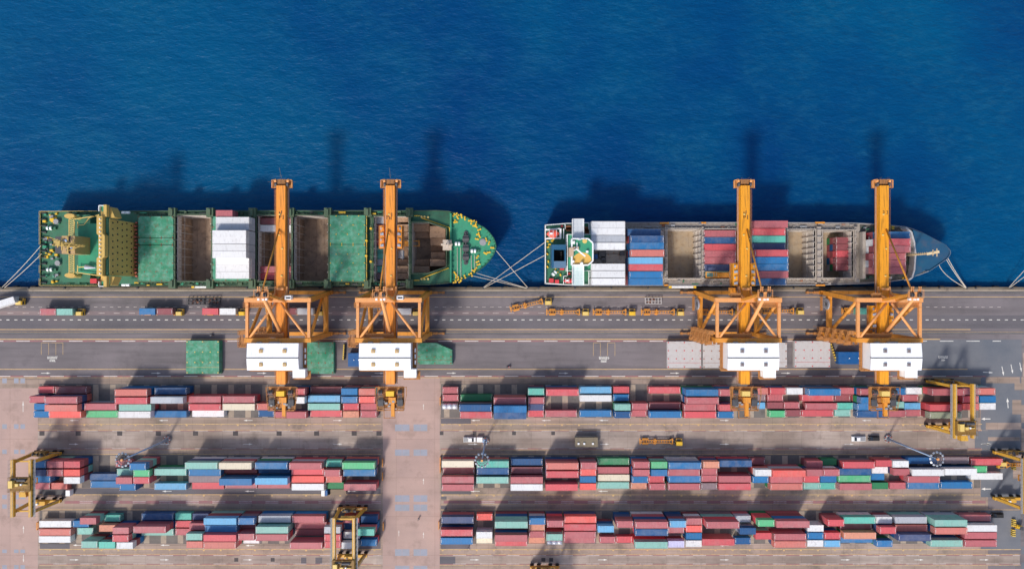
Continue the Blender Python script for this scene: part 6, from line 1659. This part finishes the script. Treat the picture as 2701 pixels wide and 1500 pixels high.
# vehicles
def car(px, py, rz, body, label, kind='pickup', L=5.2, W=1.9):
    q = P(px, py, 1.0); o = empty('pickup_truck' if kind == 'pickup' else 'car', (q.x,q.y,0), rz, label, 'pickup truck' if kind == 'pickup' else 'car'); h = L/2; w = W/2
    b = MB(); prof = [(-h,0.45),(h-0.15,0.4),(h,0.75),(h-0.1,0.95),(h*0.36,1.06)]
    b.box(-h,-w,0.4,h*0.96,w,0.72); 
    b.add([(-h,-w+0.04,0.72),(h*0.96,-w+0.06,0.72),(h*0.96,w-0.06,0.72),(-h,w-0.04,0.72),(-h+0.05,-w+0.1,1.05),(h*0.9,-w+0.16,0.95),(h*0.9,w-0.16,0.95),(-h+0.05,w-0.1,1.05)],[(4,5,6,7),(0,1,5,4),(1,2,6,5),(2,3,7,6),(3,0,4,7)])
    b.build('body', body, o)
    x0, x1 = (-0.5, h*0.42) if kind == 'pickup' else (-h*0.72, h*0.40)
    b = MB(); b.add([(x0-0.1,-w+0.12,1.0),(x1+0.5,-w+0.14,1.0),(x1+0.5,w-0.14,1.0),(x0-0.1,w-0.12,1.0),(x0+0.15,-w+0.28,1.62),(x1-0.15,-w+0.28,1.62),(x1-0.15,w-0.28,1.62),(x0+0.15,w-0.28,1.62)],[(4,5,6,7),(0,1,5,4),(2,3,7,6),(3,0,4,7)],0)
    b.add([(x0+0.2,-w+0.3,1.63),(x1-0.25,-w+0.3,1.63),(x1-0.25,w-0.3,1.63),(x0+0.2,w-0.3,1.63)],[(0,1,2,3)],0); b.build('cabin', body, o)
    b = MB(); b.add([(x1-0.13,-w+0.28,1.625),(x1+0.52,-w+0.16,1.02),(x1+0.52,w-0.16,1.02),(x1-0.13,w-0.28,1.625)],[(0,1,2,3)]); b.build('windscreen', M['glass'], o)
    if kind == 'pickup':
        b = MB(); b.box(-h+0.12,-w+0.18,1.02,-0.66,w-0.18,1.07); b.build('load_bed', M['grey'] if body is not M['black'] else M['black'], o)
    for sx in (-h*0.62,h*0.62):
        for sy in (-w+0.1,w-0.1): b = MB(); b.tube((sx,sy-0.11,0.34),(sx,sy+0.11,0.34),0.34,n=12); b.build('wheel', M['black'], o)
    for sy in (-w+0.35,w-0.35): b = MB(); b.box(h*0.955,sy-0.2,0.62,h*0.965,sy+0.2,0.8); b.build('headlight', M['white'], o)
    return o
car(1239, 1159, 0, M['white'], 'white pickup truck parked beside the lamp mast near the aisle', L=4.9)
car(2265, 1157, PI, M['white'], 'white pickup truck ahead of a black car on the yard road', L=5.4)
car(2305.5, 1156, PI, M['black'], 'black car right behind a white pickup on the yard road', 'car', 4.4, 1.8)
car(2632, 1359, PI, M['black'], 'dark car parked at the right end of the last right block', 'car', 4.6, 1.8)
q = P(860, 1298, 1.5); o = empty('flatbed_truck', (q.x,q.y,0), PI, 'small flatbed truck with white and blue cab beside the middle left block', 'truck')
b = MB(); b.box(-7.6,-1.1,0.9,-1.6,1.1,1.1); b.build('load_bed', M['wood'], o)
b = MB(); b.box(0.2,-1.05,0.5,1.5,1.05,2.6); b.box(0.3,-0.95,2.6,1.4,0.95,2.7); b.build('cab', M['white'], o)
b = MB(); b.box(-0.7,-1.0,0.5,0.19,1.0,2.3); b.build('sleeper', M['blue'], o)
for x_ in (-6.6,-5.4,-0.8,0.9):
    for y_ in (-0.9,0.9): b = MB(); b.tube((x_,y_-0.2,0.45),(x_,y_+0.2,0.45),0.45,n=10); b.build('wheel', M['black'], o)
q = P(181, 1298.5, 2.0); o = empty('flatbed_truck', (q.x,q.y,0), 0, 'white-cabbed truck waiting under the left yard gantry crane', 'truck')
b = MB(); b.box(-10.8,-1.15,0.9,-1.5,1.15,1.1); b.build('load_bed', M['grey_dark'], o)
b = MB(); b.box(-0.7,-1.1,0.5,0.9,1.1,2.7); b.box(0.9,-1.0,1.6,0.93,1.0,2.5); b.build('cab', M['white'], o)
for x_ in (-9.6,-8.4,-0.9,0.4):
    for y_ in (-0.9,0.9): b = MB(); b.tube((x_,y_-0.2,0.45),(x_,y_+0.2,0.45),0.45,n=10); b.build('wheel', M['black'], o)

# ------------------------------------------------------------------ flood light masts
def light_mast(bpx, bpy_, label, hm, col):
    q = P(bpx, bpy_, 0); o = empty('flood_light_mast', (q.x,q.y,0), 0, label, 'light mast', 'flood light masts in the yard')
    b = MB(); b.tube((0,0,0.4),(0,0,hm),0.42,0.2,12); b.build('pole', col, o, True)
    b = MB(); b.tube((0,0,0),(0,0,0.5),1.5,n=16,mi=0)
    for k in range(12):
        a = 2*PI*k/12; b.box(1.25*math.cos(a)-0.16,1.25*math.sin(a)-0.16,0.5,1.25*math.cos(a)+0.16,1.25*math.sin(a)+0.16,1.1,1 if k%2 else 2)
    b.build('base_ring', [M['grey'], M['sill_red'], M['hatch_grey']], o)
    b = MB(); N = 12
    for rr in (1.2, 1.9):
        for k in range(24): a0_, a1_ = 2*PI*k/24, 2*PI*(k+1)/24; b.bar((rr*math.cos(a0_),rr*math.sin(a0_),hm-0.3),(rr*math.cos(a1_),rr*math.sin(a1_),hm-0.3),0.12)
    for k in range(N): a = 2*PI*k/N; b.bar((0.2*math.cos(a),0.2*math.sin(a),hm-0.2),(2.0*math.cos(a),2.0*math.sin(a),hm-0.3),0.1)
    b.tube((0,0,hm-0.3),(0,0,hm+0.4),0.4,n=10,mi=1); b.build('head_ring', [M['grey_dark'], M['orange_pale']], o)  # orange hub colour stands in for sun glints on the lamp head
    for k in range(N):
        a = 2*PI*k/N; fl = MB(); fl.box(-0.28,-0.33,-0.25,0.28,0.33,0.25,0); fl.box(0.281,-0.28,-0.2,0.29,0.28,0.2,1)
        c = fl.build('flood_light', [M['steel'], M['white']], o); c.location = (2.25*math.cos(a),2.25*math.sin(a),hm-0.35); c.rotation_euler = (0, 0.6, a)
light_mast(442.5, 1158, 'flood light mast with round lamp head leaning over the middle left block', 30.5, M['mast_blue'])
light_mast(1280, 1162, 'flood light mast beside the white pickup near the central aisle', 29, M['mast_blue'])
light_mast(2340, 1155.5, 'flood light mast behind the black car over the middle right block', 30.8, M['mast_blue'])
q = P(1266, 1158, 0.8); o = empty('winch_cabinet', (q.x,q.y,0), 0, 'white cabinet with blue sheet at the foot of the middle lamp mast', 'cabinet'); b = MB(); b.box(-1.2,-0.9,0,1.0,0.9,1.6); b.build('cabinet', M['white'], o); b = MB(); b.box(0.9,-1.3,0,2.6,0.0,1.0); b.build('cover_sheet', M['mast_blue'], o)

# bollards and fenders along the quay edge
def edge_bollards():
    proto_ = None
    for px in list(range(-20, 2720, 96)) + [1392, 1275, 2548, 2662, 8]:
        q = P(px, 759.5, 0)
        if proto_ is None:
            b = MB(); b.tube((0,0,0.004),(0,0,0.5),0.24,0.2,10); b.tube((0,0,0.5),(0,0,0.7),0.36,0.36,10); o = b.build('quay_bollard', M['grey_dark']); proto_ = o
        else: o = proto_.copy(); COL.objects.link(o)
        o.location = (q.x, q.y, 0); tag(o, 'small dark mooring bollard in the row along the quay edge', 'bollard', 'mooring bollards along the quay edge')
    proto_ = None
    for px in range(-10, 2720, 48):
        q = P(px, 757, 0)
        if proto_ is None:
            b = MB(); b.box(-0.9,0.02,-1.8,0.9,0.42,-0.25); b.box(-0.6,0.421,-1.6,0.6,0.55,-0.5); o = b.build('quay_fender', M['black']); proto_ = o
        else: o = proto_.copy(); COL.objects.link(o)
        o.location = (q.x, QY, 0); tag(o, 'black rubber fender in the row on the quay face', 'fender', 'rubber fenders on the quay face')
edge_bollards()
# end frames at the aisle: small orange guard posts
for px, py, lab in ((1161,1057,'first right block, quay side'),(1161,1215,'middle right block, quay side'),(1161,1236,'middle right block, landward side'),(1157.5,1385,'last right block'),(1009,1220,'middle left block, quay side'),(1009,1256,'middle left block, landward side'),(1011,1388,'last left block'),(99,1386,'left end of the last left block')):
    q = P(px, py, 1); o = empty('orange_guard', (q.x,q.y,0), 0, 'slim orange guard rail at the aisle end of the ' + lab if px > 500 else 'slim orange guard rail at the ' + lab, 'guard rail', 'orange guard rails at block ends')
    b = MB(); b.rail([(0,-1.4),(0,1.4)], 0, 1.4, 0.22, 1.4); b.build('rail', M['orange'], o)

# ------------------------------------------------------------------ people and motorbikes
def person(loc, rz, pose, top, label):
    """continuous skinned figure: pose 'walk' or 'ride'"""
    if pose == 'walk':
        J = {'pel':(0,0,0.95),'ch':(0.03,0,1.32),'nk':(0.04,0,1.5),'hd':(0.07,0,1.66),'hl':(0.02,0.1,0.92),'kl':(0.22,0.1,0.5),'al':(0.2,0.1,0.08),'tl':(0.36,0.1,0.04),'hr':(-0.02,-0.1,0.92),'kr':(-0.08,-0.1,0.5),'ar':(-0.36,-0.1,0.12),'tr':(-0.22,-0.1,0.03),
             'sl':(0.02,0.19,1.42),'el':(-0.12,0.25,1.15),'wl':(-0.1,0.24,0.9),'sr':(0.02,-0.19,1.42),'er':(0.1,-0.25,1.15),'wr':(0.3,-0.22,0.98)}
    else:
        J = {'pel':(-0.15,0,0.86),'ch':(0.05,0,1.2),'nk':(0.1,0,1.36),'hd':(0.15,0,1.52),'hl':(-0.1,0.12,0.84),'kl':(0.3,0.2,0.72),'al':(0.1,0.2,0.3),'tl':(0.28,0.2,0.26),'hr':(-0.1,-0.12,0.84),'kr':(0.3,-0.2,0.72),'ar':(0.1,-0.2,0.3),'tr':(0.28,-0.2,0.26),
             'sl':(0.05,0.19,1.28),'el':(0.25,0.3,1.05),'wl':(0.5,0.26,1.0),'sr':(0.05,-0.19,1.28),'er':(0.25,-0.3,1.05),'wr':(0.5,-0.26,1.0)}
    E = [('pel','ch'),('ch','nk'),('nk','hd'),('pel','hl'),('hl','kl'),('kl','al'),('al','tl'),('pel','hr'),('hr','kr'),('kr','ar'),('ar','tr'),('ch','sl'),('sl','el'),('el','wl'),('ch','sr'),('sr','er'),('er','wr')]
    R = {'pel':0.15,'ch':0.16,'nk':0.065,'hd':0.11,'hl':0.1,'kl':0.065,'al':0.045,'tl':0.04,'sl':0.07,'el':0.05,'wl':0.04}
    ks = list(J); me = bpy.data.meshes.new('person'); me.from_pydata([J[k] for k in ks], [(ks.index(a), ks.index(b_)) for a, b_ in E], [])
    o = bpy.data.objects.new('person', me); COL.objects.link(o)
    md = o.modifiers.new('skin', 'SKIN'); o.modifiers.new('sub', 'SUBSURF').levels = 1
    for i, k in enumerate(ks):
        r_ = R.get(k, R.get(k[:-1]+'l', 0.06)); me.skin_vertices[0].data[i].radius = (r_, r_*0.85)
    me.skin_vertices[0].data[0].use_root = True; me.materials.append(top)
    dg = bpy.context.evaluated_depsgraph_get(); m2 = bpy.data.meshes.new_from_object(o.evaluated_get(dg)); o.modifiers.clear(); o.data = m2
    o.location = loc; o.rotation_euler = (0,0,rz); tag(o, label, 'person')
    b = MB(); h = J['hd']; n_ = 10; V = [(h[0]-0.01, h[1], h[2]+0.17)]; 
    for ph in (0.5, 1.0, 1.5):
        for k in range(n_): V.append((h[0]-0.01+0.135*math.sin(ph)*math.cos(2*PI*k/n_), h[1]+0.125*math.sin(ph)*math.sin(2*PI*k/n_), h[2]+0.02+0.15*math.cos(ph)))
    fs = [(0,1+k,1+(k+1)%n_) for k in range(n_)]
    for r_ in range(2):
        for k in range(n_): fs.append((1+r_*n_+k, 1+(r_+1)*n_+k, 1+(r_+1)*n_+(k+1)%n_, 1+r_*n_+(k+1)%n_))
    b.add(V, fs); b.build('helmet', M['white'], o, True)
    b = MB(); b.box(h[0]+0.075,-0.05,h[2]-0.07,h[0]+0.105,0.05,h[2]+0.02); b.bar((h[0]+0.1,0,h[2]-0.04),(h[0]+0.13,0,h[2]-0.05),0.03); b.build('face', M['skin'], o)
    for s_ in ('l','r'):
        w = Vector(J['w'+s_]); e = Vector(J['e'+s_]); d = (w-e).normalized(); b = MB()
        sd = Vector((-d.y, d.x, 0)); sd = sd.normalized() if sd.length > 0.01 else Vector((0,1,0))
        b.bar(w, w+d*0.09, 0.08, 0.04)
        for k, ln_ in enumerate((0.07,0.08,0.085,0.07)): f0 = w+d*0.09+sd*(-0.03+0.02*k); b.tube(f0, f0+d*ln_+Vector((0,0,-0.02)), 0.009, 0.008, 5)
        f0 = w+d*0.03+sd*0.04; b.tube(f0, f0+d*0.05+sd*0.03, 0.011, 0.009, 5); b.build('hand', M['skin'], o)
    return o
def motorbike(px, py, rz, top, label, plabel):
    q = P(px, py, 0.8); o = empty('motorbike', (q.x,q.y,0), rz, label, 'motorbike', 'motorbikes'); b = MB()
    b.bar((-0.55,0,0.75),(0.2,0,0.72),0.24,0.16); b.bar((0.0,0,0.5),(0.45,0,0.85),0.2,0.3); b.box(-0.3,-0.14,0.3,0.3,0.14,0.62); b.build('body', M['grey_dark'], o)
    for x_ in (-0.62,0.62): b = MB(); b.tube((x_,-0.05,0.31),(x_,0.05,0.31),0.31,n=16); b.build('wheel', M['black'], o)
    b = MB(); b.bar((0.62,0,0.31),(0.42,0,1.0),0.07); b.bar((0.42,-0.34,1.0),(0.42,0.34,1.0),0.05); b.build('handlebar', M['steel'], o)
    person((q.x,q.y,0), rz, 'ride', top, plabel)
motorbike(556, 884, 0.1, M['cloth'], 'dark motorbike near the landward crane rail above a green hatch cover', 'rider in dark clothes on the motorbike by the crane rail')
motorbike(1342, 967, 0.05, M['cloth_red'], 'motorbike in the wide empty bay right of the chamfered hatch cover', 'rider in a red shirt on the motorbike in the empty bay')
motorbike(1104, 1368, 1.1, M['cloth'], 'dark motorbike crossing the pink central aisle', 'rider in dark clothes on the motorbike in the central aisle')
q = P(1236, 1442, 0); person((q.x,q.y,0.012), 1.4, 'walk', M['cloth'], 'person in dark clothes and white helmet walking by the last right block')
print('OBJECTS', len(bpy.data.objects), 'CONTAINERS', sum(1 for o in bpy.data.objects if o.name.startswith('shipping_container')), 'TREE', [o.name for o in bpy.data.objects if o.parent is None and 'label' not in o and 'kind' not in o and o.type in ('MESH','EMPTY')][:10])
